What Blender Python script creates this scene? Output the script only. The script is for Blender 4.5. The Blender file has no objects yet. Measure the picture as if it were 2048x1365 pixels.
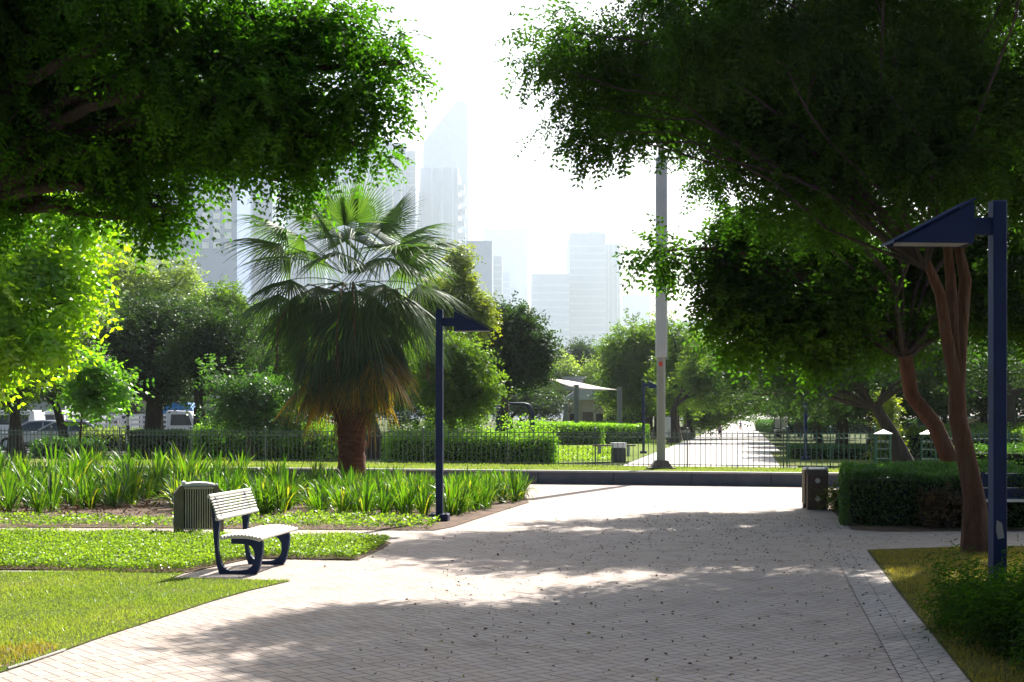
import bpy, math, random
import numpy as np
from mathutils import Vector, Matrix

R = math.radians
C = bpy.context.scene.collection
F, CX, HY, H = 2844.4, 1024.0, 835.0, 1.65      # focal length, centre and horizon in photo pixels; eye height

def G(px, py, z=0.0):
    """ground point (height z) seen at a pixel of the photograph"""
    Y = (H - z) * F / (py - HY)
    return ((px - CX) / F * Y, Y, z)
def P(px, py, Y):
    return ((px - CX) / F * Y, Y, H - (py - HY) / F * Y)

# ---------------------------------------------------------------- bookkeeping
def tag(o, label=None, cat=None, group=None, kind=None):
    if label: o['label'] = label
    if cat: o['category'] = cat
    if group: o['group'] = group
    if kind: o['kind'] = kind
    return o

def thing(name, label, cat, loc=(0, 0, 0), rotz=0, group=None):
    o = bpy.data.objects.new(name, None); C.objects.link(o)
    o.empty_display_size = 0.1
    o.location = loc; o.rotation_euler = (0, 0, rotz)
    return tag(o, label, cat, group)

def link(name, me, mat=None, parent=None, loc=None):
    o = bpy.data.objects.new(name, me); C.objects.link(o)
    if mat is not None and not me.materials: me.materials.append(mat)
    if parent is not None: o.parent = parent
    if loc is not None: o.location = loc
    return o

def dup(root, loc, rotz=None, label=None, group=None, scale=None):
    def rec(o, par):
        c = o.copy(); C.objects.link(c)
        if par is not None:
            c.parent = par
            c.matrix_parent_inverse = o.matrix_parent_inverse.copy()
        for k in o.children: rec(k, c)
        return c
    r = rec(root, None)
    r.location = loc
    if rotz is not None: r.rotation_euler = (0, 0, rotz)
    if scale is not None: r.scale = scale if hasattr(scale, '__len__') else (scale,) * 3
    if label: r['label'] = label
    if group: r['group'] = group
    return r

def np_mesh(name, V, Fc, tone=None, smooth=False):
    """mesh from an (n,3) array and an (m,k) face array (k = 3 or 4)"""
    V = np.asarray(V, np.float32).reshape(-1, 3); Fc = np.asarray(Fc, np.int32)
    k = Fc.shape[1]; m = Fc.shape[0]
    me = bpy.data.meshes.new(name)
    me.vertices.add(len(V)); me.vertices.foreach_set('co', V.ravel())
    me.loops.add(m * k); me.loops.foreach_set('vertex_index', Fc.ravel())
    me.polygons.add(m)
    me.polygons.foreach_set('loop_start', np.arange(0, m * k, k, dtype=np.int32))
    me.polygons.foreach_set('loop_total', np.full(m, k, np.int32))
    if smooth: me.polygons.foreach_set('use_smooth', np.ones(m, bool))
    me.update()
    if tone is not None:
        a = me.attributes.new('tone', 'FLOAT', 'FACE')
        a.data.foreach_set('value', np.asarray(tone, np.float32))
    me.validate()
    return me

class MB:
    def __init__(s): s.v = []; s.f = []
    def add(s, vs, fs):
        n = len(s.v); s.v += [tuple(v) for v in vs]; s.f += [tuple(i + n for i in f) for f in fs]; return s
    def box(s, c, d, rz=0, M=None):
        hx, hy, hz = d[0] / 2, d[1] / 2, d[2] / 2
        vs = [Vector((x, y, z)) for x in (-hx, hx) for y in (-hy, hy) for z in (-hz, hz)]
        m = M if M is not None else Matrix.Rotation(rz, 3, 'Z')
        vs = [m @ v + Vector(c) for v in vs]
        return s.add(vs, [(0, 1, 3, 2), (4, 6, 7, 5), (0, 4, 5, 1), (2, 3, 7, 6), (0, 2, 6, 4), (1, 5, 7, 3)])
    def bbox(s, c, d, b=0.01, M=None):
        """box with bevelled edges"""
        hx, hy, hz = d[0] / 2, d[1] / 2, d[2] / 2
        b = min(b, hx * .9, hy * .9, hz * .9)
        pts = []; idx = {}
        for sx in (-1, 1):
            for sy in (-1, 1):
                for sz in (-1, 1):
                    for ax in range(3):
                        p = [sx * (hx - b), sy * (hy - b), sz * (hz - b)]
                        p[ax] = (sx * hx, sy * hy, sz * hz)[ax]
                        idx[(sx, sy, sz, ax)] = len(pts); pts.append(Vector(p))
        fs = []
        for ax in range(3):
            o = [i for i in range(3) if i != ax]
            for sg in (-1, 1):
                q = []
                for a, bb in ((-1, -1), (1, -1), (1, 1), (-1, 1)):
                    k = [0, 0, 0]; k[ax] = sg; k[o[0]] = a; k[o[1]] = bb
                    q.append(idx[(k[0], k[1], k[2], ax)])
                fs.append(q)
            for a in (-1, 1):
                for bb in (-1, 1):
                    k1 = [0, 0, 0]; k1[o[0]] = a; k1[o[1]] = bb; k1[ax] = -1
                    k2 = list(k1); k2[ax] = 1
                    fs.append([idx[(*k1, o[0])], idx[(*k2, o[0])], idx[(*k2, o[1])], idx[(*k1, o[1])]])
        for sx in (-1, 1):
            for sy in (-1, 1):
                for sz in (-1, 1):
                    fs.append([idx[(sx, sy, sz, a)] for a in range(3)])
        m = M if M is not None else Matrix.Identity(3)
        return s.add([m @ p + Vector(c) for p in pts], fs)
    def tube(s, pts, rad, n=8, cap=True):
        pts = [Vector(p) for p in pts]
        if not hasattr(rad, '__len__'): rad = [rad] * len(pts)
        rings = []; up = Vector((0.13, 0.21, 1)).normalized()
        for i, p in enumerate(pts):
            d = (pts[min(i + 1, len(pts) - 1)] - pts[max(i - 1, 0)]).normalized()
            a = d.cross(up if abs(d.dot(up)) < .97 else Vector((1, 0, 0))).normalized(); b = a.cross(d).normalized()
            rings.append([p + (a * math.cos(2 * math.pi * k / n) + b * math.sin(2 * math.pi * k / n)) * rad[i] for k in range(n)])
        base = len(s.v)
        for r in rings: s.v += [tuple(v) for v in r]
        for i in range(len(pts) - 1):
            for k in range(n):
                a0 = base + i * n + k; a1 = base + i * n + (k + 1) % n
                s.f.append((a0, a1, a1 + n, a0 + n))
        if cap:
            s.f.append(tuple(base + k for k in range(n - 1, -1, -1)))
            s.f.append(tuple(base + (len(pts) - 1) * n + k for k in range(n)))
        return s
    def prism(s, poly, O, U, V, W):
        """polygon (u,v) extruded: points O+u*U+v*V and the same + W"""
        O, U, V, W = map(Vector, (O, U, V, W)); n = len(poly); b = len(s.v)
        for off in (Vector((0, 0, 0)), W):
            for u, v in poly: s.v.append(tuple(O + U * u + V * v + off))
        s.f.append(tuple(b + i for i in range(n - 1, -1, -1))); s.f.append(tuple(b + n + i for i in range(n)))
        for i in range(n):
            j = (i + 1) % n; s.f.append((b + i, b + j, b + n + j, b + n + i))
        return s
    def lathe(s, prof, c=(0, 0, 0), n=24):
        b = len(s.v)
        for r, z in prof:
            for k in range(n):
                a = 2 * math.pi * k / n; s.v.append((c[0] + r * math.cos(a), c[1] + r * math.sin(a), c[2] + z))
        for i in range(len(prof) - 1):
            for k in range(n):
                a0 = b + i * n + k; a1 = b + i * n + (k + 1) % n
                s.f.append((a0, a1, a1 + n, a0 + n))
        return s
    def build(s, name, mat, parent=None, smooth=False, loc=None):
        me = bpy.data.meshes.new(name); me.from_pydata(s.v, [], s.f); me.update()
        if smooth:
            me.polygons.foreach_set('use_smooth', np.ones(len(me.polygons), bool))
            try: me.set_sharp_from_angle(angle=R(40))
            except Exception: pass
        return link(name, me, mat, parent, loc)

# ---------------------------------------------------------------- materials
def newmat(name):
    m = bpy.data.materials.new(name); m.use_nodes = True
    nt = m.node_tree; nt.nodes.clear()
    return m, nt, nt.nodes, nt.links
def N(nt, t, **k):
    n = nt.nodes.new(t)
    for a, v in k.items():
        if a == 'inp':
            for i, x in v.items(): n.inputs[i].default_value = x
        else: setattr(n, a, v)
    return n
def c4(c): return (*c, 1.0)
def mathn(nt, op, a, b=None, c=None):
    n = nt.nodes.new('ShaderNodeMath'); n.operation = op
    for i, x in enumerate((a, b, c)):
        if x is None: continue
        if isinstance(x, (int, float)): n.inputs[i].default_value = x
        else: nt.links.new(x, n.inputs[i])
    return n.outputs[0]
def mixc(nt, fac, a, b, mode='MIX'):
    n = nt.nodes.new('ShaderNodeMix'); n.data_type = 'RGBA'; n.blend_type = mode
    for i, x in ((0, fac), (6, a), (7, b)):
        if isinstance(x, (int, float)): n.inputs[i].default_value = x
        elif isinstance(x, tuple): n.inputs[i].default_value = c4(x) if len(x) == 3 else x
        else: nt.links.new(x, n.inputs[i])
    return n.outputs[2]
def ramp(nt, fac, stops):
    n = nt.nodes.new('ShaderNodeValToRGB'); nt.links.new(fac, n.inputs[0])
    e = n.color_ramp.elements
    while len(e) < len(stops): e.new(0.5)
    for i, (p, c) in enumerate(stops): e[i].position = p; e[i].color = c4(c) if len(c) == 3 else c
    return n.outputs[0]
def noise(nt, scale, detail=4, rough=.55, vec=None, dims='3D'):
    n = nt.nodes.new('ShaderNodeTexNoise'); n.noise_dimensions = dims
    n.inputs['Scale'].default_value = scale; n.inputs['Detail'].default_value = detail; n.inputs['Roughness'].default_value = rough
    if vec is not None: nt.links.new(vec, n.inputs['Vector'])
    return n.outputs[0]
def objco(nt, scale=None, rotz=0):
    t = nt.nodes.new('ShaderNodeTexCoord').outputs['Object']
    if scale or rotz:
        m = nt.nodes.new('ShaderNodeMapping')
        if scale: m.inputs['Scale'].default_value = scale
        m.inputs['Rotation'].default_value = (0, 0, rotz)
        nt.links.new(t, m.inputs['Vector']); t = m.outputs[0]
    return t
def bump(nt, h, strength=.4, dist=.01):
    b = nt.nodes.new('ShaderNodeBump'); b.inputs['Strength'].default_value = strength; b.inputs['Distance'].default_value = dist
    nt.links.new(h, b.inputs['Height']); return b.outputs[0]
def princ(nt, col, rough=.7, metal=0, normal=None, spec=None, coat=None):
    p = nt.nodes.new('ShaderNodeBsdfPrincipled'); o = nt.nodes.new('ShaderNodeOutputMaterial')
    for key, x in (('Base Color', col), ('Roughness', rough), ('Metallic', metal)):
        if isinstance(x, tuple): p.inputs[key].default_value = c4(x)
        elif isinstance(x, (int, float)): p.inputs[key].default_value = x
        else: nt.links.new(x, p.inputs[key])
    if spec is not None: p.inputs['Specular IOR Level'].default_value = spec
    if coat is not None: p.inputs['Coat Weight'].default_value = coat
    if normal is not None: nt.links.new(normal, p.inputs['Normal'])
    nt.links.new(p.outputs[0], o.inputs[0]); return p

def mottled(name, ca, cb, scale=6, rough=.75, metal=0, bs=.3, bd=.005, cc=None, spec=None, bscale=None, stretch=None):
    m, nt, n, l = newmat(name)
    co = objco(nt, stretch)
    f = noise(nt, scale, 6, .6, co)
    col = ramp(nt, f, [(.3, ca), (.7, cb)] if cc is None else [(.25, ca), (.5, cb), (.75, cc)])
    h = noise(nt, bscale or scale * 6, 4, .6, co)
    princ(nt, col, rough, metal, bump(nt, h, bs, bd), spec)
    return m

def leafmat(name, ca, cb, tcol, trans=.45, gloss=.08, rough=.35, cc=None, dk=1.0):
    """ca..cb leaf colours picked per spray, tcol = colour of the light coming through"""
    m, nt, n, l = newmat(name)
    at = N(nt, 'ShaderNodeAttribute', attribute_name='tone')
    stops = [(0, ca), (1, cb)] if cc is None else [(0, ca), (.82, cb), (.93, cc)]
    col = ramp(nt, at.outputs['Fac'], stops)
    d = N(nt, 'ShaderNodeBsdfDiffuse')
    if dk != 1.0: l.new(mixc(nt, 1.0, col, (dk, dk, dk), 'MULTIPLY'), d.inputs[0])
    else: l.new(col, d.inputs[0])
    t = N(nt, 'ShaderNodeBsdfTranslucent')
    tc = mixc(nt, 1.0, col, tcol, 'MULTIPLY')
    g1 = N(nt, 'ShaderNodeVectorMath', operation='SCALE'); l.new(tc, g1.inputs[0]); g1.inputs['Scale'].default_value = 10
    l.new(g1.outputs[0], t.inputs[0])
    mx = N(nt, 'ShaderNodeMixShader'); mx.inputs[0].default_value = trans
    l.new(d.outputs[0], mx.inputs[1]); l.new(t.outputs[0], mx.inputs[2])
    g = N(nt, 'ShaderNodeBsdfGlossy'); g.inputs['Roughness'].default_value = rough; g.inputs[0].default_value = (.8, .85, .8, 1)
    m2 = N(nt, 'ShaderNodeMixShader'); m2.inputs[0].default_value = gloss
    l.new(mx.outputs[0], m2.inputs[1]); l.new(g.outputs[0], m2.inputs[2])
    o = N(nt, 'ShaderNodeOutputMaterial'); l.new(m2.outputs[0], o.inputs[0])
    return m

def paving_mat(name, rot, cell=.1, ca=(.37, .305, .275), cb=(.47, .40, .365)):
    """herringbone of 2:1 bricks"""
    m, nt, n, l = newmat(name)
    co = objco(nt, (1 / cell, 1 / cell, 1), rot)
    sp = N(nt, 'ShaderNodeSeparateXYZ'); l.new(co, sp.inputs[0])
    X, Y = sp.outputs[0], sp.outputs[1]
    ix, iy = mathn(nt, 'FLOOR', X), mathn(nt, 'FLOOR', Y)
    fx, fy = mathn(nt, 'FRACT', X), mathn(nt, 'FRACT', Y)
    k = mathn(nt, 'FLOORED_MODULO', mathn(nt, 'SUBTRACT', ix, iy), 4.0)
    is0 = mathn(nt, 'COMPARE', k, 0.0, .3); is1 = mathn(nt, 'COMPARE', k, 1.0, .3)
    is2 = mathn(nt, 'COMPARE', k, 2.0, .3); is3 = mathn(nt, 'COMPARE', k, 3.0, .3)
    dl = mathn(nt, 'ADD', fx, is1); dr = mathn(nt, 'ADD', mathn(nt, 'SUBTRACT', 1.0, fx), is0)
    db = mathn(nt, 'ADD', fy, is2); dt = mathn(nt, 'ADD', mathn(nt, 'SUBTRACT', 1.0, fy), is3)
    d = mathn(nt, 'MINIMUM', mathn(nt, 'MINIMUM', dl, dr), mathn(nt, 'MINIMUM', db, dt))
    sm = N(nt, 'ShaderNodeMapRange', interpolation_type='SMOOTHSTEP'); l.new(d, sm.inputs[0])
    sm.inputs[1].default_value = .015; sm.inputs[2].default_value = .075
    idv = N(nt, 'ShaderNodeCombineXYZ'); l.new(mathn(nt, 'SUBTRACT', ix, is1), idv.inputs[0]); l.new(mathn(nt, 'SUBTRACT', iy, is2), idv.inputs[1])
    wn = N(nt, 'ShaderNodeTexWhiteNoise', noise_dimensions='2D'); l.new(idv.outputs[0], wn.inputs[0])
    base = ramp(nt, wn.outputs[0], [(0, ca), (.5, cb), (1, (.43, .36, .34))])
    raw = objco(nt)
    big = noise(nt, .55, 5, .6, raw); fine = noise(nt, 60, 4, .7, raw)
    c1 = mixc(nt, mathn(nt, 'MULTIPLY', big, .55), base, (.43, .365, .32))
    st = ramp(nt, noise(nt, 2.3, 6, .65, raw), [(.34, (.55, .53, .52)), (.44, (.85, .85, .84)), (.56, (1, 1, 1))])
    c2 = mixc(nt, .55, c1, st, 'MULTIPLY')
    fr = ramp(nt, fine, [(.3, (.82, .82, .82)), (.7, (1.08, 1.08, 1.08))])
    c3 = mixc(nt, .7, c2, fr, 'MULTIPLY')
    c4_ = mixc(nt, sm.outputs[0], (.13, .105, .09), c3)
    hgt = mathn(nt, 'ADD', mathn(nt, 'ADD', mathn(nt, 'MULTIPLY', sm.outputs[0], .8), mathn(nt, 'MULTIPLY', wn.outputs[0], .35)), mathn(nt, 'MULTIPLY', fine, .25))
    princ(nt, c4_, .82, 0, bump(nt, hgt, .7, .006), .3)
    return m

def lawn_mat(name, ca, cb, cc, scale=1.2):
    m, nt, n, l = newmat(name)
    co = objco(nt)
    big = noise(nt, scale, 5, .6, co); fine = noise(nt, 55, 3, .7, co)
    col = ramp(nt, big, [(.3, ca), (.5, cb), (.7, cc)])
    f2 = ramp(nt, fine, [(.3, (.55, .55, .55)), (.7, (1.2, 1.2, 1.2))])
    princ(nt, mixc(nt, .9, col, f2, 'MULTIPLY'), .95, 0, bump(nt, fine, .9, .03), .1)
    return m

def facade_mat(name, wall, glass, sx, sz, wx=.5, wz=.55):
    m, nt, n, l = newmat(name)
    co = objco(nt); sp = N(nt, 'ShaderNodeSeparateXYZ'); l.new(co, sp.inputs[0])
    u = mathn(nt, 'ADD', sp.outputs[0], sp.outputs[1])
    fu = mathn(nt, 'FRACT', mathn(nt, 'DIVIDE', u, sx)); fz = mathn(nt, 'FRACT', mathn(nt, 'DIVIDE', sp.outputs[2], sz))
    w = mathn(nt, 'MULTIPLY', mathn(nt, 'LESS_THAN', fu, wx), mathn(nt, 'LESS_THAN', fz, wz))
    princ(nt, mixc(nt, w, wall, glass), .6)
    return m

M = {}
M['plaza'] = paving_mat('plaza_paving', R(52), .1, (.40, .315, .27), (.49, .40, .345))
M['path'] = paving_mat('path_paving', R(45), .1, (.40, .35, .32), (.47, .42, .39))
M['far_path'] = mottled('far_path_paving', (.36, .33, .31), (.47, .44, .42), 1.2, .85, bs=.2)
M['strip'] = paving_mat('border_paving', R(-58), .11, (.42, .35, .32), (.48, .42, .39))
M['soil'] = mottled('soil', (.035, .022, .014), (.11, .062, .036), 3, .95, bs=.9, bd=.03, cc=(.17, .105, .065))
M['ground'] = lawn_mat('park_ground', (.05, .055, .02), (.07, .10, .025), (.11, .12, .04), .3)
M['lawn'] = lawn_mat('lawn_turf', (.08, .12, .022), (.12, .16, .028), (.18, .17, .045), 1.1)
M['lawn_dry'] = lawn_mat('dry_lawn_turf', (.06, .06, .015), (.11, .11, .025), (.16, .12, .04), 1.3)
M['lawn_far'] = lawn_mat('far_turf', (.10, .16, .02), (.15, .22, .03), (.20, .24, .04), .5)
M['verge'] = lawn_mat('verge_turf', (.13, .17, .03), (.18, .22, .04), (.22, .23, .06), .8)
M['asphalt'] = mottled('street_asphalt', (.10, .10, .105), (.16, .16, .165), 1, .9)
M['concrete'] = mottled('wall_concrete', (.06, .068, .095), (.10, .11, .14), 2.5, .85, bs=.4, bd=.01)
M['capstone'] = mottled('wall_capstone', (.30, .29, .28), (.40, .39, .37), 3, .8)
M['blue'] = mottled('blue_paint', (.002, .013, .072), (.004, .021, .10), 4, .5, bs=.08, bd=.002, spec=.25)
M['navy'] = mottled('navy_paint', (.004, .014, .055), (.007, .022, .078), 5, .5, bs=.1, bd=.002, spec=.3)
M['slat'] = mottled('pale_slat_paint', (.50, .49, .44), (.62, .61, .56), 8, .5, bs=.15, bd=.002)
M['bin'] = mottled('olive_bin_paint', (.13, .115, .07), (.18, .16, .10), 8, .6, bs=.2, bd=.002)
M['binslat'] = mottled('bin_slat_paint', (.36, .34, .23), (.46, .43, .31), 9, .55, bs=.2)
M['binbrown'] = mottled('brown_bin_paint', (.085, .055, .04), (.115, .075, .055), 8, .6)
M['liddirty'] = mottled('weathered_lid', (.42, .42, .40), (.66, .66, .63), 12, .6, bs=.5, bd=.006)
M['knob'] = mottled('pale_stud', (.55, .50, .45), (.65, .6, .56), 10, .5)
M['dark'] = mottled('dark_inside', (.008, .008, .007), (.015, .014, .012), 5, .9)
M['fence'] = mottled('grey_green_fence_paint', (.06, .085, .08), (.09, .12, .11), 6, .45, metal=.2)
M['teal'] = mottled('teal_fence_paint', (.015, .085, .07), (.025, .12, .10), 6, .45)
M['silver'] = mottled('silver_cap', (.34, .36, .37), (.45, .47, .48), 5, .35, metal=.5)
M['mast'] = mottled('mast_paint', (.26, .255, .25), (.34, .33, .325), 3, .6, stretch=(1, 1, .2))
M['sleeve'] = mottled('mast_sleeve_paint', (.40, .42, .45), (.48, .50, .53), 2, .5)
M['footing'] = mottled('footing_concrete', (.08, .06, .05), (.20, .16, .13), 7, .9, bs=.6, bd=.02)
M['red'] = mottled('red_sticker', (.5, .04, .03), (.6, .06, .05), 4, .6)
M['white'] = mottled('white_paint', (.62, .62, .62), (.75, .75, .75), 5, .5)
M['black'] = mottled('black_paint', (.02, .02, .022), (.035, .035, .04), 5, .6)
M['bark'] = mottled('grey_brown_bark', (.028, .020, .014), (.07, .05, .035), 7, .95, bs=.8, bd=.03, stretch=(1, 1, .3))
M['barkred'] = mottled('reddish_bark', (.045, .017, .009), (.115, .046, .022), 7, .95, bs=1.0, bd=.10, stretch=(1, 1, .16), bscale=16, cc=(.13, .085, .055))
M['palmbark'] = mottled('palm_bark', (.05, .018, .011), (.19, .068, .034), 11, .95, bs=1.0, bd=.06, stretch=(.5, .5, 1.6), cc=(.26, .11, .06))
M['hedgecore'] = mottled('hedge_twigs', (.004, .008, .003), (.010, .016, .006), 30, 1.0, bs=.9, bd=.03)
# foliage: base colours, and the tint of light shining through
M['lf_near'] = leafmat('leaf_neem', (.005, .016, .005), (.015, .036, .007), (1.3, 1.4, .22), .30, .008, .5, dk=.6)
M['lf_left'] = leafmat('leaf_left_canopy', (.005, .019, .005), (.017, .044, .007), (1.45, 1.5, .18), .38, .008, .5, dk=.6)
M['lf_bright'] = leafmat('leaf_bright', (.030, .078, .010), (.15, .21, .018), (.62, .64, .08), .58, .04)
M['lf_sapling'] = leafmat('leaf_sapling', (.025, .075, .012), (.085, .16, .018), (.45, .50, .12), .5, .05)
M['lf_dark'] = leafmat('leaf_dark', (.007, .017, .009), (.022, .042, .016), (.6, .65, .16), .28, .03, .45)
M['lf_mid'] = leafmat('leaf_mid', (.020, .044, .012), (.056, .092, .018), (.62, .64, .12), .42, .025)
M['lf_yellow'] = leafmat('leaf_yellowish', (.05, .085, .014), (.14, .165, .025), (.42, .42, .1), .4, .05)
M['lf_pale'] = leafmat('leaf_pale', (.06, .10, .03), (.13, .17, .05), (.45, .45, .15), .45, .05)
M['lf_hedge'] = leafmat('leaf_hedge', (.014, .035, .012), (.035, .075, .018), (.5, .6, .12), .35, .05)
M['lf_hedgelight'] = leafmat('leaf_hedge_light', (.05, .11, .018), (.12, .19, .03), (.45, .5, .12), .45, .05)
M['lf_cover'] = leafmat('leaf_ground_cover', (.035, .085, .014), (.125, .185, .025), (.45, .45, .12), .4, .04)
M['lf_lily'] = leafmat('leaf_strap', (.005, .019, .004), (.029, .062, .008), (.85, .85, .11), .40, .045, .35, cc=(.085, .085, .03))
M['lf_palm'] = leafmat('leaf_palm', (.012, .028, .012), (.030, .055, .020), (.75, .80, .16), .34, .035, .4)
M['lf_palmdry'] = leafmat('leaf_palm_dry', (.05, .026, .010), (.15, .075, .022), (.45, .30, .08), .35, .02, .5)
M['lf_palmold'] = leafmat('leaf_palm_old', (.020, .021, .009), (.105, .080, .016), (.95, .80, .10), .45, .04, .45)
M['blade'] = leafmat('grass_blade', (.07, .125, .018), (.17, .19, .04), (.36, .38, .14), .4, .03)
M['blade_dry'] = leafmat('dry_grass_blade', (.07, .08, .015), (.20, .17, .04), (.36, .33, .12), .4, .03)
M['litter'] = leafmat('fallen_leaf', (.035, .022, .014), (.09, .055, .03), (.3, .2, .1), .1, .03, .5, cc=(.16, .17, .02))

# ---------------------------------------------------------------- foliage builder
def sprays_mesh(name, cl, rad, per, leaflets, ll, lw, seed, droop=.35, outward=.8, spray_k=4.5, root=(0, 0, 0), tone_bias=0.0, flat=.35):
    """cl (n,3) clump centres, rad (n,) clump radii; every clump carries `per` sprays of paired leaflets"""
    g = np.random.default_rng(seed)
    cl = np.asarray(cl, float); n = len(cl)
    S = n * per
    ci = np.repeat(np.arange(n), per)
    d = g.normal(size=(S, 3)); d /= np.linalg.norm(d, axis=1)[:, None]
    rr = g.random(S) ** .45
    base = cl[ci] + d * (rr * rad[ci])[:, None] * np.array([1, 1, .62])
    ax = d * outward + g.normal(size=(S, 3)) * .45; ax[:, 2] -= droop * (.5 + g.random(S))
    ax /= np.linalg.norm(ax, axis=1)[:, None]
    up = np.tile(np.array([0, 0, 1.0]), (S, 1)) + g.normal(size=(S, 3)) * flat
    side = np.cross(ax, up); side /= np.linalg.norm(side, axis=1)[:, None] + 1e-9
    nrm = np.cross(side, ax)
    L = ll * spray_k * g.uniform(.6, 1.25, S)
    t = (np.arange(leaflets) // 2 + .6) / (leaflets // 2 + .3)
    sg = np.where(np.arange(leaflets) % 2 == 0, 1.0, -1.0)
    tt = t[None, :, None]; LL = L[:, None, None]
    p0 = base[:, None] + ax[:, None] * tt * LL
    p0 = p0 + np.array([0, 0, -1.0]) * (tt ** 2) * LL * (.25 * droop + .05)
    ld = ax[:, None] * .45 + side[:, None] * sg[None, :, None] * .85 + np.array([0, 0, -1.0]) * .28 + g.normal(size=(S, leaflets, 3)) * .22
    ld /= np.linalg.norm(ld, axis=2)[..., None]
    ls = (ll * g.uniform(.75, 1.2, (S, leaflets)))[..., None]
    wv = np.cross(ld, nrm[:, None] + g.normal(size=(S, leaflets, 3)) * .35); wv /= np.linalg.norm(wv, axis=2)[..., None] + 1e-9
    w = wv * lw * .5
    mid = p0 + ld * ls * .45
    V = np.stack([p0, mid + w, p0 + ld * ls, mid - w], 2).reshape(-1, 3) - np.array(root)
    k = S * leaflets
    Fc = np.arange(k * 4).reshape(k, 4)
    tone = np.clip(np.repeat(g.random(S) * .55 + g.random(n)[ci] * .45 + tone_bias, leaflets), 0, 1)
    return np_mesh(name, V, Fc, tone)

def clumps_in(blobs, rc, dens, seed, shell=.5, yk=1.0):
    """blobs: (centre, (rx,ry,rz)); returns clump centres and radii"""
    g = np.random.default_rng(seed); out = []; rs = []
    for c, r in blobs:
        r = np.array(r, float)
        n = max(3, int(dens * (r[0] * r[1] + r[0] * r[2] + r[1] * r[2]) / 3 / rc ** 2))
        d = g.normal(size=(n, 3)); d /= np.linalg.norm(d, axis=1)[:, None]
        u = g.random(n) ** shell
        f = g.normal(size=(3, 3)); ph = g.random(3) * 6.28
        u = u * (1 + .22 * np.sin(d @ f[0] * 3 + ph[0]) + .14 * np.sin(d @ f[1] * 6 + ph[1]))
        far = g.random(n) < .13; u = np.where(far, u * g.uniform(1.05, 1.3, n), u)
        c3 = np.array(c) + d * u[:, None] * r
        q = c3 / rc
        gap = np.sin(q[:, 0] * .9 + 1.3 * np.sin(q[:, 2] * .8)) * np.sin(q[:, 1] * .8 + q[:, 2] * .7) * np.sin(q[:, 2] * 1.1 + q[:, 0] * .35)
        keep = (gap > -.22) | (g.random(n) < .18)
        out.append(c3[keep]); rs.append((rc * g.uniform(.5, 1.2, n) * np.where(far, .55, 1))[keep])
    return np.concatenate(out), np.concatenate(rs)

def pxblobs(L, Y0):
    """(px, py, dY, rx_px, rz_px) -> world ellipsoids"""
    out = []
    for px, py, dY, rx, rz in L:
        Y = Y0 + dY; s = Y / F
        out.append((P(px, py, Y), (rx * s, (rx + rz) * .5 * s, rz * s)))
    return out

def limb_mesh(mb, a, b, r0, r1, seed, n=5, wob=.12, sides=8):
    g = random.Random(seed); a = Vector(a); b = Vector(b); L = (b - a).length
    pts = []; rad = []
    for i in range(n + 1):
        t = i / n
        p = a.lerp(b, t)
        p.z += math.sin(t * math.pi) * L * .10
        if 0 < i < n: p += Vector((g.uniform(-1, 1), g.uniform(-1, 1), g.uniform(-1, 1) * .5)) * L * wob * .5
        pts.append(p); rad.append(r0 + (r1 - r0) * t)
    mb.tube(pts, rad, sides); return pts

def tree(name, label, base, blobs, leaf, bark, trunk, seed, cat='tree', group=None, rc=.5, dens=14, per=14, leaflets=10,
         ll=.09, lw=.035, droop=.35, shell=.5, fork=None, r=.2, twigs=40, tone_bias=0, stems=None, spray_k=4.5, lk=.6):
    """trunk: list of points from base; stems: further (points, r0, r1)"""
    root = thing(name, label, cat, base, 0, group)
    B = Vector(base)
    cl, rad = clumps_in(blobs, rc, dens, seed, shell)
    me = sprays_mesh('crown', cl, rad, per, leaflets, ll, lw, seed + 1, droop=droop, root=base, tone_bias=tone_bias, spray_k=spray_k)
    link('crown', me, leaf, root)
    mb = MB()
    tp = [Vector(p) - B for p in trunk]
    nT = len(tp)
    rads = [r * (1.45 if i == 0 else 1 - .35 * i / max(1, nT - 1)) for i in range(nT)]
    tp.insert(0, tp[0] - Vector((0, 0, .15))); rads.insert(0, r * 1.9)
    mb.tube(tp, rads, 12)
    tops = [(tp[-1], rads[-1])]
    for pts, r0, r1 in (stems or []):
        q = [Vector(p) - B for p in pts]
        mb.tube(q, [r0 + (r1 - r0) * i / (len(q) - 1) for i in range(len(q))], 10); tops.append((q[-1], r1))
    mb.v = [(x + r * .10 * math.sin(5.1 * z + 2 * y + seed) + r * .05 * math.sin(13 * z + 17 * x), y + r * .10 * math.sin(4.3 * z + 3 * x + seed * 2) + r * .05 * math.sin(11 * z + 15 * y), z) for x, y, z in mb.v]
    mb.build('trunk', bark, root, smooth=True); mb = MB()
    g = random.Random(seed)
    ends = []
    for i, (c, rr) in enumerate(blobs):
        c = Vector(c) - B
        t, tr = min(tops, key=lambda x: (x[0] - c).length)
        pts = limb_mesh(mb, t - Vector((0, 0, .1)), c, tr * lk, max(.008, tr * .16), seed + i)
        ends.append((c, tr * .16, rr)); ends.append((pts[3], tr * .22, rr))
    if twigs:
        gi = np.random.default_rng(seed + 5).permutation(len(cl))[:twigs]
        for j in gi:
            c = Vector(cl[j]) - B
            e, er, _ = min(ends, key=lambda x: (x[0] - c).length)
            limb_mesh(mb, e, c, max(.01, er * .5), .005 + .001 * rc, seed + int(j), 3, .1, 5)
    mb.build('branches', M['bark'], root, smooth=True)
    return root

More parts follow.
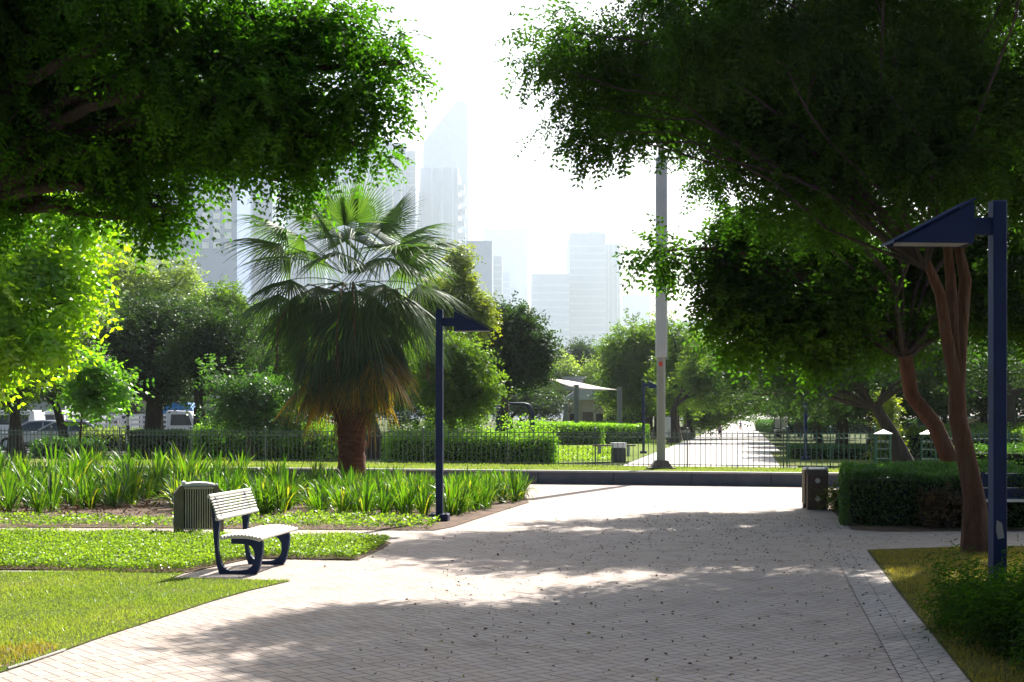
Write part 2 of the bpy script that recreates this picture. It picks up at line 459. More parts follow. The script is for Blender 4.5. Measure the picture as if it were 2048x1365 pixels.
def inpoly(P2, poly):
    x, y = P2[:, 0], P2[:, 1]; ins = np.zeros(len(x), bool); n = len(poly)
    for i in range(n):
        x1, y1 = poly[i][:2]; x2, y2 = poly[(i + 1) % n][:2]
        c = ((y1 > y) != (y2 > y)) & (x < (x2 - x1) * (y - y1) / (y2 - y1 + 1e-12) + x1)
        ins ^= c
    return ins
def sample_poly(poly, n, g):
    a = np.array([p[:2] for p in poly]); lo, hi = a.min(0), a.max(0)
    out = []
    tot = 0
    while tot < n:
        q = lo + g.random((n * 2, 2)) * (hi - lo); q = q[inpoly(q, a)]
        out.append(q); tot += len(q)
    return np.concatenate(out)[:n]
def area(poly):
    return abs(sum(poly[i][0] * poly[(i + 1) % len(poly)][1] - poly[(i + 1) % len(poly)][0] * poly[i][1] for i in range(len(poly)))) / 2
def sheet(name, poly, z, mat, kind='structure'):
    me = bpy.data.meshes.new(name); me.from_pydata([(p[0], p[1], z) for p in poly], [], [tuple(range(len(poly)))]); me.update()
    if me.polygons[0].normal.z < 0: me.flip_normals()
    return tag(link(name, me, mat), kind=kind)
def slab(name, poly, z0, z1, mat, kind='structure'):
    mb = MB(); mb.prism([(p[0], p[1]) for p in poly], (0, 0, z0), (1, 0, 0), (0, 1, 0), (0, 0, z1 - z0))
    o = mb.build(name, mat); return tag(o, kind=kind)
def blades(name, label, poly, per_m2, h, w, z, mat, seed, falloff=None):
    g = np.random.default_rng(seed); n = int(area(poly) * per_m2)
    q = sample_poly(poly, n, g)
    if falloff is not None:
        keep = g.random(len(q)) < np.clip((falloff / q[:, 1]) ** 1.5, .12, 1); q = q[keep]
    n = len(q); ang = g.random(n) * 6.283; hh = h * g.uniform(.5, 1.25, n)
    # tufted: height follows slow noise
    hh *= .8 + .35 * np.sin(q[:, 0] * 3.1 + np.sin(q[:, 1] * 2.3) * 2) * np.sin(q[:, 1] * 4.1)
    lean = g.normal(size=(n, 2)) * (hh * .55)[:, None]
    wv = np.stack([np.cos(ang), np.sin(ang)], 1) * w * .5
    b = np.concatenate([q, np.full((n, 1), z)], 1)
    v0 = b.copy(); v0[:, :2] += wv; v1 = b.copy(); v1[:, :2] -= wv
    v2 = b.copy(); v2[:, :2] += lean; v2[:, 2] += hh
    V = np.stack([v0, v1, v2], 1).reshape(-1, 3)
    me = np_mesh(name, V, np.arange(n * 3).reshape(n, 3), np.clip(g.random(n) * .6 + .4 * (np.sin(q[:, 0] * 1.7 + 1) * np.sin(q[:, 1] * 1.3) * .5 + .5), 0, 1))
    return tag(link(name, me, mat), label, 'grass', kind='stuff')
def leafbed(name, label, poly, per_m2, h, ll, lw, z, mat, seed, cat='ground cover', lumpy=.5, tb=0):
    g = np.random.default_rng(seed); n = int(area(poly) * per_m2)
    q = sample_poly(poly, n, g)
    lump = (np.sin(q[:, 0] * 5.3 + 2 * np.sin(q[:, 1] * 3.7)) * np.sin(q[:, 1] * 6.1 + np.sin(q[:, 0] * 4.3)) * .5 + .5)
    zz = z + h * (1 - lumpy + lumpy * lump) * g.random(n) ** .5
    d = g.normal(size=(n, 3)); d[:, 2] = np.abs(d[:, 2]) * .5; d /= np.linalg.norm(d, axis=1)[:, None]
    up = np.array([0, 0, 1.0]) + g.normal(size=(n, 3)) * .6
    wv = np.cross(d, up); wv /= np.linalg.norm(wv, axis=1)[:, None]
    L = ll * g.uniform(.6, 1.3, n)[:, None]
    b = np.concatenate([q, zz[:, None]], 1)
    V = np.stack([b, b + d * L * .5 + wv * lw / 2, b + d * L, b + d * L * .5 - wv * lw / 2], 1).reshape(-1, 3)
    me = np_mesh(name, V, np.arange(n * 4).reshape(n, 4), np.clip(g.random(n) * .7 + lump * .3 + tb, 0, 1))
    return tag(link(name, me, mat), label, cat, kind='stuff')

# ================================================================ SETTING
sheet('ground', [(-2200, -60), (2200, -60), (2200, 4090), (-2200, 4090)], -.03, M['ground'])
WL = lambda x: 35.42 - .245 * x        # front foot line of the low wall
FL = lambda x: 39.75 - .36 * x         # fence line
sheet('plaza', [(-40, 3), (30, 3), (30, WL(30) + .05), (-14, WL(-14) + .05), (-14, 36.5), (-40, 36.5)], 0, M['plaza'])
verge = [(x, WL(x) + .30) for x in (-24, 20)] + [(x, FL(x) + .55) for x in (20, -24)]
slab('verge', verge, -.02, .31, M['verge'])
blades('verge_grass', 'short green turf on the raised strip between low wall and railing', [(x, WL(x) + .32) for x in (-12, 14)] + [(x, FL(x) + .5) for x in (14, -12)], 260, .05, .014, .31, M['blade'], 3)

# park behind the railing
pl = [G(1228, 940), G(1262, 925), G(1377, 880), G(1440, 852), G(1470, 843.5)]
pr = [G(1505, 843.5), G(1510, 857), G(1537, 882), G(1592, 932), G(1600, 940)]
sheet('park_path', pl + pr, .012, M['far_path'])
sheet('cross_path', [(-14, FL(-14) + .6), (20, FL(20) + .6), (20, FL(20) + 2.8), (-14, FL(-14) + 7.2)], .004, M['far_path'])
lawnp = [G(1118, 927), G(1262, 924), G(1377, 880), G(1410, 866), G(1180, 866), G(1100, 885)]
sheet('park_lawn', lawnp, .016, M['lawn_far'])
leafbed('park_ground_cover', 'bright ground cover in front of the far lawn beyond the railing', [G(1110, 925), G(1250, 922), G(1240, 900), G(1120, 897)], 260, .14, .09, .06, .016, M['lf_cover'], 31, tb=.2)
sheet('park_lawn', [G(1560, 934), G(1760, 934), G(1760, 900), G(1540, 905)], .016, M['lawn'])
sheet('street', [(-90, 66), (-6, 66), (-6, 92), (-90, 92)], .02, M['asphalt'])
sheet('street', [(32, 60), (140, 60), (140, 84), (32, 84)], .02, M['asphalt'])

# left side of the plaza
lawnL = [(-16, 6.9), G(-90, 1376), G(60, 1328), G(200, 1277), G(320, 1238), G(420, 1205), G(500, 1182), G(582, 1163), G(345, 1157), G(372, 1146), (-16, 15.3)]
sheet('lawn', lawnL, .008, M['lawn'])
blades('lawn_grass', 'mown yellow-green lawn grass beside the paving', lawnL[1:-1] + [(-7.5, 15.3), (-7.5, 8.6)], 2900, .030, .007, .008, M['blade'], 11, 13)
coverP = [(-16, 19.6), (-16, 15.2), G(0, 1140), G(120, 1141), G(250, 1146), G(372, 1146), G(490, 1120), G(540, 1118), G(712, 1121), G(758, 1100), G(780, 1086), G(760, 1083), G(560, 1082), G(340, 1077), G(0, 1074)]
sheet('planting_soil', [(p[0] + .02, p[1] - .03) for p in coverP], .012, M['soil'])
cov = [(-9.5, 19.6), (-9.5, 15.2)] + coverP[2:]
leafbed('ground_cover', 'bright low ground cover behind the mown lawn and the bench', cov, 4200, .12, .036, .021, .012, M['lf_cover'], 12, tb=.08)
blades('ground_cover_stalks', 'thin grass stalks poking out of the bright ground cover', cov, 60, .3, .007, .012, M['blade'], 14)
bedP = [(-24, 21.35), G(0, 1056), G(380, 1057), G(600, 1060), G(868, 1062), G(905, 1055), G(1000, 1024), G(1058, 1006), G(1052, 995), G(1010, 979), G(880, 973), G(700, 968), (-10, 39), (-24, 42)]
sheet('planting_soil', bedP, .010, M['soil'])
leafbed('ground_cover', 'straggly low creeper along the front edge of the lily bed', [G(0, 1055), G(600, 1059), G(866, 1061), G(880, 1045), G(640, 1036), G(500, 1046), G(0, 1040)], 520, .13, .055, .035, .010, M['lf_cover'], 16)

cor = [G(-40, 1350), G(0, 1340), G(60, 1322), G(118, 1302), G(100, 1292), G(50, 1292), G(-40, 1306)]
sheet('bare_soil', [(a, b) for a, b, _ in cor], .0115, M['soil'])
blades('rough_grass', 'rough brownish grass tufts at the bare corner of the lawn', cor, 1500, .07, .008, .012, M['blade_dry'], 18)
mb = MB(); ev = [G(15, 1341), G(60, 1327), G(130, 1303)]
for a, b in zip(ev[:-1], ev[1:]): mb.tube([(a[0], a[1], .012), (b[0], b[1], .012)], .009, 6)
tag(mb.build('edging_strip', M['capstone']), 'thin pale edging strip at the bare lawn corner, bottom left', 'edging')
# right side of the plaza
lawnR = [G(1733, 1101), G(1960, 1093), (14, 17.9), (14, 6), G(2020, 1480), G(1945, 1372), G(1860, 1265), G(1800, 1190)]
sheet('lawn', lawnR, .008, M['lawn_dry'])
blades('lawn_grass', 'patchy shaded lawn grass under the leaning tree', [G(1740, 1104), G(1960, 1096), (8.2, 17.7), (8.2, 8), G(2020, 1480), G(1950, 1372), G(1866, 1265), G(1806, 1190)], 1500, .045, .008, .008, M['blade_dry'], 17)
edge = [G(1733, 1101), G(1800, 1190), G(1860, 1265), G(1945, 1372), G(2020, 1480)]
mbs = [(p[0] - .42, p[1] - .02) for p in edge]
sheet('paving_border', [(p[0], p[1]) for p in edge] + mbs[::-1], .004, M['path'])
mb = MB()
for off in (.22, .42):
    for a, b in zip(edge[:-1], edge[1:]):
        a0, b0 = Vector((a[0] - off, a[1], .006)), Vector((b[0] - off, b[1], .006))
        mb.add([a0 + Vector((-.0022, 0, 0)), a0 + Vector((.0022, 0, 0)), b0 + Vector((.0022, 0, 0)), b0 + Vector((-.0022, 0, 0))], [(0, 1, 2, 3)])
tag(mb.build('paving_joint', M['dark']), kind='structure')
bedR = [G(1655, 1016), G(1703, 1060), G(1760, 1064), (16, 21.0), (16, 31), G(1640, 990)]
sheet('planting_soil', bedR, .010, M['soil'])

# ================================================================ WALL, RAILING
wall = thing('low_wall', 'long low blue-grey concrete wall at the back of the plaza below the railing', 'wall', (0, WL(0), 0))
ang = math.atan(-.245); ux, uy = math.cos(ang), math.sin(ang)
Lw = 1.9; i = 0; s = -24.0
while s < 16:
    mb = MB(); c = Vector((ux * (s + Lw / 2), uy * (s + Lw / 2) + .15, 0))
    mb.bbox((c.x, c.y, .14), (Lw - .012, .28, .30), .008, Matrix.Rotation(ang, 3, 'Z'))
    mb.build('block', M['concrete'], wall)
    s += Lw
mb = MB(); c = Vector((ux * -4, uy * -4 + .16, 0)); mb.bbox((c.x, c.y, .312), (40.6, .34, .045), .01, Matrix.Rotation(ang, 3, 'Z'))
mb.build('coping', M['capstone'], wall)

def ringpts(cx, cz, r, n=10): return [(cx + r * math.cos(2 * math.pi * k / n), 0, cz + r * math.sin(2 * math.pi * k / n)) for k in range(n + 1)]
def fence_panel(Lp, h=.98, sp=.145, hook=True):
    mb = MB(); n = int(round(Lp / sp)); sp = Lp / n
    mb.box((Lp / 2, 0, .07), (Lp, .018, .022)); mb.box((Lp / 2, 0, h - .06), (Lp, .018, .018)); mb.box((Lp / 2, 0, h - .19), (Lp, .018, .018))
    for k in range(n):
        x = (k + .5) * sp
        mb.tube([(x, 0, 0.0), (x, 0, h - .04), (x, 0, h + .06)], [.0105, .0105, .003], 5, False)
        cx = x + sp / 2
        if k < n - 1: mb.tube(ringpts(cx, h - .125, .058, 9), .005, 4, False)
    return mb
def run_fence(label, x0, x1, mat, fl, z, h=.98, post_h=1.0, Lp=2.61):
    ang = math.atan(fl(1) - fl(0)); ux, uy = math.cos(ang), math.sin(ang)
    root = thing('metal_railing', label, 'railing', (x0, fl(x0), z), ang)
    L = (x1 - x0) / ux; n = max(1, int(round(L / Lp))); Lp = L / n
    pan = None; post = None
    for k in range(n):
        if pan is None:
            pan = fence_panel(Lp, h).build('panel', mat, root); pan.location = (0, 0, 0)
        else:
            o = pan.copy(); C.objects.link(o); o.parent = root; o.location = (k * Lp, 0, 0)
    for k in range(n + 1):
        if post is None:
            mb = MB(); mb.box((0, 0, post_h / 2), (.032, .032, post_h)); mb.lathe([(.0, .07), (.03, .05), (.04, .02), (.03, 0)], (0, 0, post_h), 8)
            post = mb.build('post', mat, root)
        else:
            o = post.copy(); C.objects.link(o); o.parent = root; o.location = (k * Lp, 0, 0)
    return root
run_fence('long thin grey-green railing with a row of rings, behind the palm and the mast', -17.0, 7.1, M['fence'], FL, .31)
run_fence('short stretch of teal railing right up to the left white-capped pillar', 7.2, 9.3, M['teal'], lambda x: FL(x) + .08, .31, .98, 1.05, 1.0)
run_fence('teal railing running right from the right white-capped pillar behind the hedges', 10.8, 18.0, M['teal'], lambda x: FL(x) + .0, .31)
def pillar(x, label):
    t = thing('railing_pillar', label, 'pillar', (x, FL(x) + .05, .31), math.atan(-.36), 'square pillars of the teal railing')
    w = .34; h = .92
    mb = MB()
    for a in (-w / 2, w / 2):
        for b in (-w / 2, w / 2): mb.box((a, b, h / 2), (.03, .03, h))
    for z in (.04, .28, .52, .72, h - .015):
        for a in (-w / 2, w / 2):
            mb.box((a, 0, z), (.02, w - .03, .02)); mb.box((0, a, z), (w - .03, .02, .02))
    for a in (-.06, .06):
        for b in (-w / 2, w / 2): mb.box((a, b, h / 2), (.012, .012, h - .04)); mb.box((b, a, h / 2), (.012, .012, h - .04))
    mb.build('lattice', M['teal'], t)
    mb = MB()
    for z in (.72,):
        for a in (-.11, 0, .11):
            for b in (-w / 2, w / 2): mb.lathe([(0, .03), (.03, 0), (0, -.03)], (a, b * 1.06, z), 8)
    mb.build('stud', M['silver'], t)
    mb = MB(); c = w / 2 + .05
    mb.add([(-c, -c, h), (c, -c, h), (c, c, h), (-c, c, h), (0, 0, h + .11)], [(3, 2, 1, 0), (0, 1, 4), (1, 2, 4), (2, 3, 4), (3, 0, 4)])
    mb.build('cap', M['silver'], t)
pillar(9.5, 'teal lattice pillar with pale pyramid cap, at the end of the near railing')
pillar(10.55, 'teal lattice pillar with pale pyramid cap, beside the leaning orange trunk')

# ================================================================ LAMPS
def lamp_post(label, loc, rz, mat, h=3.36, group='blue park lamp posts'):
    t = thing('lamp_post', label, 'lamp post', loc, rz, group)
    MB().bbox((0, 0, h / 2 + .06), (.112, .112, h - .12), .006).build('pole', mat, t)
    mb = MB(); mb.bbox((0, 0, .06), (.30, .30, .12), .01); mb.build('base', mat, t)
    mb = MB()
    for a in (-.11, .11):
        for b in (-.11, .11): mb.lathe([(0, .02), (.012, .02), (.014, 0)], (a, b, .12), 6)
    mb.build('bolt', M['mast'], t)
    MB().bbox((.15, 0, h - .20), (.19, .06, .135), .006).build('arm', mat, t)
    x0, x1 = .245, .89; zt, zb = h - .01, h - .35; W = .28
    mb = MB()
    for y in (-W / 2, W / 2 - .01):
        mb.prism([(x0, zb), (x1 - .03, zb), (x0, zt - .02)], (0, y, 0), (1, 0, 0), (0, 0, 1), (0, .01, 0))
    mb.box((x0 + .006, 0, (zt + zb) / 2 - .01), (.012, W - .02, zt - zb - .02))
    mb.build('lamp_hood', mat, t)
    mb = MB(); mb.prism([(x0 - .005, zt - .004), (x1, zb - .002), (x1, zb + .014), (x0 - .005, zt + .014)], (0, -W / 2 - .015, 0), (1, 0, 0), (0, 0, 1), (0, W + .03, 0))
    mb.build('hood_cover', mat, t)
    mb = MB(); mb.box(((x0 + x1) / 2 - .03, 0, zb + .012), (x1 - x0 - .12, W - .04, .02)); mb.build('lens', M['mast'], t)
    return t
lp0 = lamp_post('blue lamp post with wedge hood at the corner of the lily bed, near the palm', G(879, 1043), R(-4), M['navy'])
lp1 = lamp_post('tallest blue lamp post, standing in the dark bush at the right edge, hood pointing left', G(1995, 1252), R(184), M['blue'])
lamp_post('slim distant lamp post on the far lawn beside the tall grey mast', G(1287, 908), R(-10), M['navy'], 3.3)
lamp_post('blue lamp post beyond the railing among the dark trees', G(1611, 921), R(-170), M['blue'], 3.3)
lamp_post('very distant lamp post beside the gazebo, partly behind the mast', G(1374, 872), R(170), M['navy'], 3.3)

MB().prism([(-.03, .70), (.02, .69), (.035, .76), (.03, .84), (-.01, .82), (-.02, .77)], (0, .0555, 0), (1, 0, 0), (0, 0, 1), (0, .003, 0)).build('worn_patch', M['mast'], lp1)
# tall mast
t = thing('mast', 'tall grey mast with a wide pale sleeve, standing on the grass strip', 'mast', G(1322, 938, .31))
mb = MB(); mb.add(*(lambda a, b, z0, z1: ([(-a, -a, z0), (a, -a, z0), (a, a, z0), (-a, a, z0), (-b, -b, z1), (b, -b, z1), (b, b, z1), (-b, b, z1)], [(3, 2, 1, 0), (4, 5, 6, 7), (0, 1, 5, 4), (1, 2, 6, 5), (2, 3, 7, 6), (3, 0, 4, 7)]))(.30, .16, 0, .22))
mb.box((0, 0, .01), (.72, .72, .06)); mb.build('footing', M['footing'], t)
MB().tube([(0, 0, .2), (0, 0, 2.95)], [.115, .11], 16).build('pole', M['mast'], t, smooth=True)
MB().bbox((0, 0, 5.5), (.27, .27, 5.2), .02).build('sleeve', M['sleeve'], t)
MB().tube([(0, 0, 8.1), (0, 0, 10.4)], [.075, .065], 12).build('top_pole', M['mast'], t, smooth=True)
MB().box((-.02, -.115, 2.72), (.09, .01, .12)).build('sticker', M['red'], t)
mb = MB(); mb.box((.16, 0, 5.5), (.02, .03, 5.3)); mb.box((.13, 0, 2.95), (.05, .05, .1)); mb.build('conduit', M['silver'], t)

# ================================================================ BENCHES
def bench(label, loc, rz, dark=None):
    """local: x = depth (front towards +x), y = length"""
    t = thing('park_bench', label, 'bench', loc, rz)
    prof = [(-.085, .80), (-.078, .60), (-.066, .45), (-.046, .22), (-.03, .10), (0, 0), (.40, 0), (.425, .04), (.44, .085), (.467, .22), (.472, .30), (.46, .372), (.13, .372), (.13, .318),
            (.30, .312), (.345, .295), (.375, .25), (.385, .20), (.378, .13), (.355, .09), (.335, .07), (.30, .05), (.25, .04), (.12, .033), (.09, .042), (.05, .07), (.025, .10),
            (.01, .14), (-.006, .2), (-.014, .26), (-.016, .34), (-.012, .42), (0, .5), (.004, .55), (-.006, .62), (-.025, .72), (-.05, .80)]
    for y in (0, 1.0):
        mb = MB(); mb.prism(prof, (0, y - .028, 0), (1, 0, 0), (0, 0, 1), (0, .056, 0)); mb.build('side_frame', M['navy'], t)
    y0, y1 = -.14, 1.27; yc, ly = (y0 + y1) / 2, y1 - y0
    back = MB(); K = 9
    for k in range(K):
        u = k / (K - 1); z = .585 + .235 * u; x = .012 - .055 * u - .035 * u ** 3
        big = k in (0, K - 1)
        back.tube([(x, y0, z), (x, y1, z)], .021 if big else .0105, 8)
    for y in (0, 1.0):
        back.tube([(.012 - .055 * u - .035 * u ** 3 + .006, y, .585 + .235 * u) for u in (0, .25, .5, .75, 1)], .008, 6)
    back.build('backrest', M['slat'], t, smooth=True)
    seat = MB(); K = 12
    for k in range(K):
        u = k / (K - 1); x = .055 + .42 * u; z = .392 + .030 * math.sin(u * math.pi) ** .8 - .012 * u
        big = k in (0, K - 1)
        seat.tube([(x, y0, z), (x, y1, z)], .020 if big else .0125, 8)
    for y in (y0 + .01, 0, 1.0, y1 - .01):
        seat.tube([(.055 + .42 * u, y, .372 + .030 * math.sin(u * math.pi) ** .8 - .012 * u) for u in (0, .2, .4, .6, .8, 1)], .010, 6)
    seat.build('seat', M['slat'], t, smooth=True)
    return t
bench('slatted bench with blue cup-shaped side frames beside the lawn', (G(440, 1148)[0], G(440, 1148)[1], .002), R(-7))
def plank_bench(label, loc, rz, L=1.8):
    t = thing('park_bench', label, 'bench', loc, rz)
    for z in (.5, .71): MB().bbox((0, .02 + (z - .5) * .3, z), (L, .035, .18), .008).build('back_board', M['navy'], t)
    mb = MB()
    for z in (.594, .804): mb.box((0, .005 + (z - .5) * .3, z), (L, .05, .012))
    mb.build('trim', M['slat'], t)
    for y in (-.36, -.24, -.12): MB().bbox((0, y, .43), (L, .10, .035), .006).build('seat_board', M['navy'], t)
    MB().box((0, -.425, .43), (L, .015, .04)).build('seat_edge', M['slat'], t)
    for x in (-L / 2 + .2, L / 2 - .2):
        mb = MB(); mb.box((x, -.05, .21), (.05, .08, .42)); mb.box((x, -.2, .39), (.05, .45, .05)); mb.box((x, .05, .62), (.05, .04, .42)); mb.box((x, -.36, .2), (.05, .06, .40)); mb.build('leg', M['navy'], t)
    return t
plank_bench('dark board-backed bench behind the leaning tree trunk, at the right edge', (*G(2062, 1058)[:2], .012), R(2))

# ================================================================ BINS
def bin_(label, loc, rz, post_mat, slat_mat, mirror=False):
    t = thing('litter_bin', label, 'litter bin', loc, rz)
    for s in (-1, 1):
        o = [(s * .335, 0), (s * .335, .60), (s * .245, .71), (s * .20, .71), (s * .20, 0)]
        if s < 0: o = o[::-1]
        mb = MB(); mb.prism(o, (0, -.18, 0), (1, 0, 0), (0, 0, 1), (0, .36, 0)); mb.build('side_post', post_mat, t)
        mb = MB()
        for z in (.20, .52): mb.tube([(s * .336, 0, z), (s * .345, 0, z)], .045, 16)
        mb.build('stud', M['knob'], t)
    MB().box((0, 0, .39), (.398, .37, .54)).build('liner', M['dark'], t)
    for sy in (-.2, .2):
        mb = MB()
        for k in range(12): mb.bbox((-.176 + .032 * k, sy, .40), (.015, .022, .57), .003)
        mb.box((0, sy, .68), (.396, .03, .03)); mb.box((0, sy, .115), (.396, .03, .02)); mb.build('slat_panel', slat_mat, t)
    mb = MB(); n = 10
    for j in range(n):
        x = -.21 + .42 * j / (n - 1)
    prof = [(-.22, .705), (.215, .705), (.215, .725), (.12, .745), (.02, .752), (-.08, .75), (-.16, .738), (-.22, .725)]
    mb.prism(prof, (0, -.2, 0), (1, 0, 0), (0, 0, 1), (0, .4, 0)); mb.build('lid', M['liddirty'], t)
    mb = MB(); mb.lathe([(0, .035), (.025, .025), (.035, 0), (.025, -.025), (0, -.035)], (-.20, -.17, .742), 12); mb.lathe([(0, .02), (.02, .01), (.02, -.01)], (.24, -.15, .72), 10); mb.lathe([(0, .035), (.03, .02), (.03, -.01)], (-.2, .17, .735), 10)
    mb.build('knob', M['white'], t, smooth=True)
    return t
bin_('olive slatted litter bin with a weathered pale lid, behind the blue-legged bench', G(397, 1073), R(14), M['bin'], M['binslat'])
bin_('brown litter bin with two pale round studs, at the corner of the clipped hedge', G(1630, 1018), R(86), M['binbrown'], M['bin'])
def box_bin(label, loc, rz, body, top):
    t = thing('litter_bin', label, 'litter bin', loc, rz)
    MB().bbox((0, 0, .27), (.46, .46, .54), .02).build('body', body, t)
    mb = MB(); mb.bbox((0, 0, .62), (.48, .48, .15), .02); mb.bbox((0, 0, .715), (.52, .52, .03), .01); mb.build('lid', top, t)
box_bin('square black litter bin with a white top on the lawn beyond the railing', G(1237, 926), R(8), M['black'], M['white'])
box_bin('dark litter bin with a pale top by the far right side of the long path', G(1556, 878), R(8), M['black'], M['sleeve'])
box_bin('dark litter bin near the gazebo at the far left side of the long path', G(1372, 882), R(8), M['black'], M['mast'])

# ================================================================ NOTICE BOARDS
def board(label, loc, w, h, z, mat):
    t = thing('notice_board', label, 'notice board', loc, R(-5), None)
    for s in (-1, 1): MB().box((s * (w / 2 + .03), 0, z / 2 + h / 2 + .05), (.06, .06, z + h + .1)).build('post', M['black'], t)
    MB().bbox((0, 0, z + h / 2), (w, .05, h), .01).build('panel', mat, t)
    mb = MB()
    g = random.Random(4)
    for k in range(9):
        ln = w * g.uniform(.4, .8); mb.box((-.4 * w + ln / 2, -.03, z + h - (k + 1) * h / 10.5), (ln, .008, h / 34))
    mb.build('lines', M['mast'], t)
board('white notice board among the dark trees to the right of the long path', G(1569, 884), .42, .85, .75, M['white'])
board('smaller cream notice board left of the white one by the long path', G(1555, 876), .42, .72, .8, M['sleeve'])
board('narrow pale board half hidden by the foot of the tall mast', G(1336, 893), .30, 1.15, .5, M['sleeve'])

# striped bollard pole on the left
t = thing('striped_pole', 'black and white banded pole behind the left railing', 'pole', G(256, 905))
for k in range(7): MB().tube([(0, 0, k * .42), (0, 0, k * .42 + .42)], .085, 12).build('band', M['white'] if k % 2 else M['black'], t, smooth=True)
MB().tube([(0, 0, 2.94), (0, 0, 3.9)], .03, 8).build('upper_tube', M['mast'], t)

# ================================================================ HEDGES AND SHRUBS
def hedge(label, A, B, depth, h, mat, seed, ll=.05, lw=.03, dens=900, loose=0, name='hedge', core=True, cat='hedge', rag=.06):
    A = Vector(A[:2]); B = Vector(B[:2]); L = (B - A).length; ang = math.atan2(B.y - A.y, B.x - A.x)
    t = thing(name, label, cat, (A.x, A.y, 0), ang)
    g = np.random.default_rng(seed)
    faces = [('f', L * h), ('t', L * depth), ('l', depth * h), ('r', depth * h), ('b', L * h * .5)]
    pts = []
    for k, a in faces:
        n = int(a * dens); u, v, w = g.random(n), g.random(n), np.abs(g.normal(size=n)) * rag
        if k == 'f': p = np.stack([u * L, w - rag * .6, v * h], 1)
        elif k == 'b': p = np.stack([u * L, depth - w, v * h], 1)
        elif k == 't': p = np.stack([u * L, v * depth, h - w + rag * .4 + rag * .8 * np.sin(u * L * 3.1) * np.sin(v * 5 + u * L)], 1)
        elif k == 'l': p = np.stack([w - rag * .5, u * depth, v * h], 1)
        else: p = np.stack([L - w + rag * .5, u * depth, v * h], 1)
        pts.append(p)
    if loose:
        n = int(L * loose * 420); cx = g.random(n // 22 + 1) * L; ci = g.integers(0, len(cx), n)
        hh = h + (g.random(len(cx)) ** .9 * loose)[ci] * g.random(n) ** .8
        pts.append(np.stack([cx[ci] + g.normal(size=n) * .09, (g.random(len(cx)) * depth)[ci] + g.normal(size=n) * .09, hh], 1))
    p = np.concatenate(pts); n = len(p)
    d = g.normal(size=(n, 3)); d[:, 2] += .3; d /= np.linalg.norm(d, axis=1)[:, None]
    wv = np.cross(d, g.normal(size=(n, 3))); wv /= np.linalg.norm(wv, axis=1)[:, None]
    l_ = ll * g.uniform(.6, 1.3, n)[:, None]
    V = np.stack([p, p + d * l_ * .5 + wv * lw / 2, p + d * l_, p + d * l_ * .5 - wv * lw / 2], 1).reshape(-1, 3)
    link('foliage', np_mesh('foliage', V, np.arange(n * 4).reshape(n, 4), g.random(n)), mat, t)
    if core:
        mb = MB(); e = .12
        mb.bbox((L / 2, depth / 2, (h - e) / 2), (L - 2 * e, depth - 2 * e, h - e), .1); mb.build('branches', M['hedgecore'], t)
    return t
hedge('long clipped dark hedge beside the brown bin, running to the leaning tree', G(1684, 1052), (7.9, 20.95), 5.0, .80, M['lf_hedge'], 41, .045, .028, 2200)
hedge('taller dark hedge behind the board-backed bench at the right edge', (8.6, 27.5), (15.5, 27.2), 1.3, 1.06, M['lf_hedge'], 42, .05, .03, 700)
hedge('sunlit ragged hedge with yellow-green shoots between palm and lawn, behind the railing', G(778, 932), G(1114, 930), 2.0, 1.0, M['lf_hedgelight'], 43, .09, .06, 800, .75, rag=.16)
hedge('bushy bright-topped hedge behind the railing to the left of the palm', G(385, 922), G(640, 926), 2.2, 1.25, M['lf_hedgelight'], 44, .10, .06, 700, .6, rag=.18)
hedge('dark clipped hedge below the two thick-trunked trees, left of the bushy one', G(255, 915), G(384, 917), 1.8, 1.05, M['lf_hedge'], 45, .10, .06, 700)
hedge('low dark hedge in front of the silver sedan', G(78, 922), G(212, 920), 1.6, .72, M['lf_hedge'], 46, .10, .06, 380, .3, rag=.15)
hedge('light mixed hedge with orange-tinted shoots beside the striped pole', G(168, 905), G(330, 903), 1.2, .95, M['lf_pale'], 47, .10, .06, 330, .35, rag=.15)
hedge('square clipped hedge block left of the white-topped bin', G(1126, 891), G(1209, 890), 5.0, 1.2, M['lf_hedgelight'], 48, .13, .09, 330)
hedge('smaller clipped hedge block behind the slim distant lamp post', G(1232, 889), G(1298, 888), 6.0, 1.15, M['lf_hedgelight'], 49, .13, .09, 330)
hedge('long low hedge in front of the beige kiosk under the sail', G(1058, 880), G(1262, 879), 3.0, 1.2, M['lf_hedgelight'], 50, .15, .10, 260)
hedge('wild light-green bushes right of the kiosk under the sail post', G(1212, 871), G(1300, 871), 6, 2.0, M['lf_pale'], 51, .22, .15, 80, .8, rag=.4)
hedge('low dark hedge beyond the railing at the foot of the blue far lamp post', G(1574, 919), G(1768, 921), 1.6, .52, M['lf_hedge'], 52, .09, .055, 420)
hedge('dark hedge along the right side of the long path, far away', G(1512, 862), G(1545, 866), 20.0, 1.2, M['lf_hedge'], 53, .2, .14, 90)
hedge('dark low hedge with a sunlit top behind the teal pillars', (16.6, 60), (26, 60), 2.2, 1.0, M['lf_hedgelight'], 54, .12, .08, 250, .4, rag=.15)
hedge('hedge strip in the sun right of the leaning trunks, far back', (20.5, 66), (32, 66), 2.2, 1.25, M['lf_hedgelight'], 55, .12, .08, 230, rag=.12)
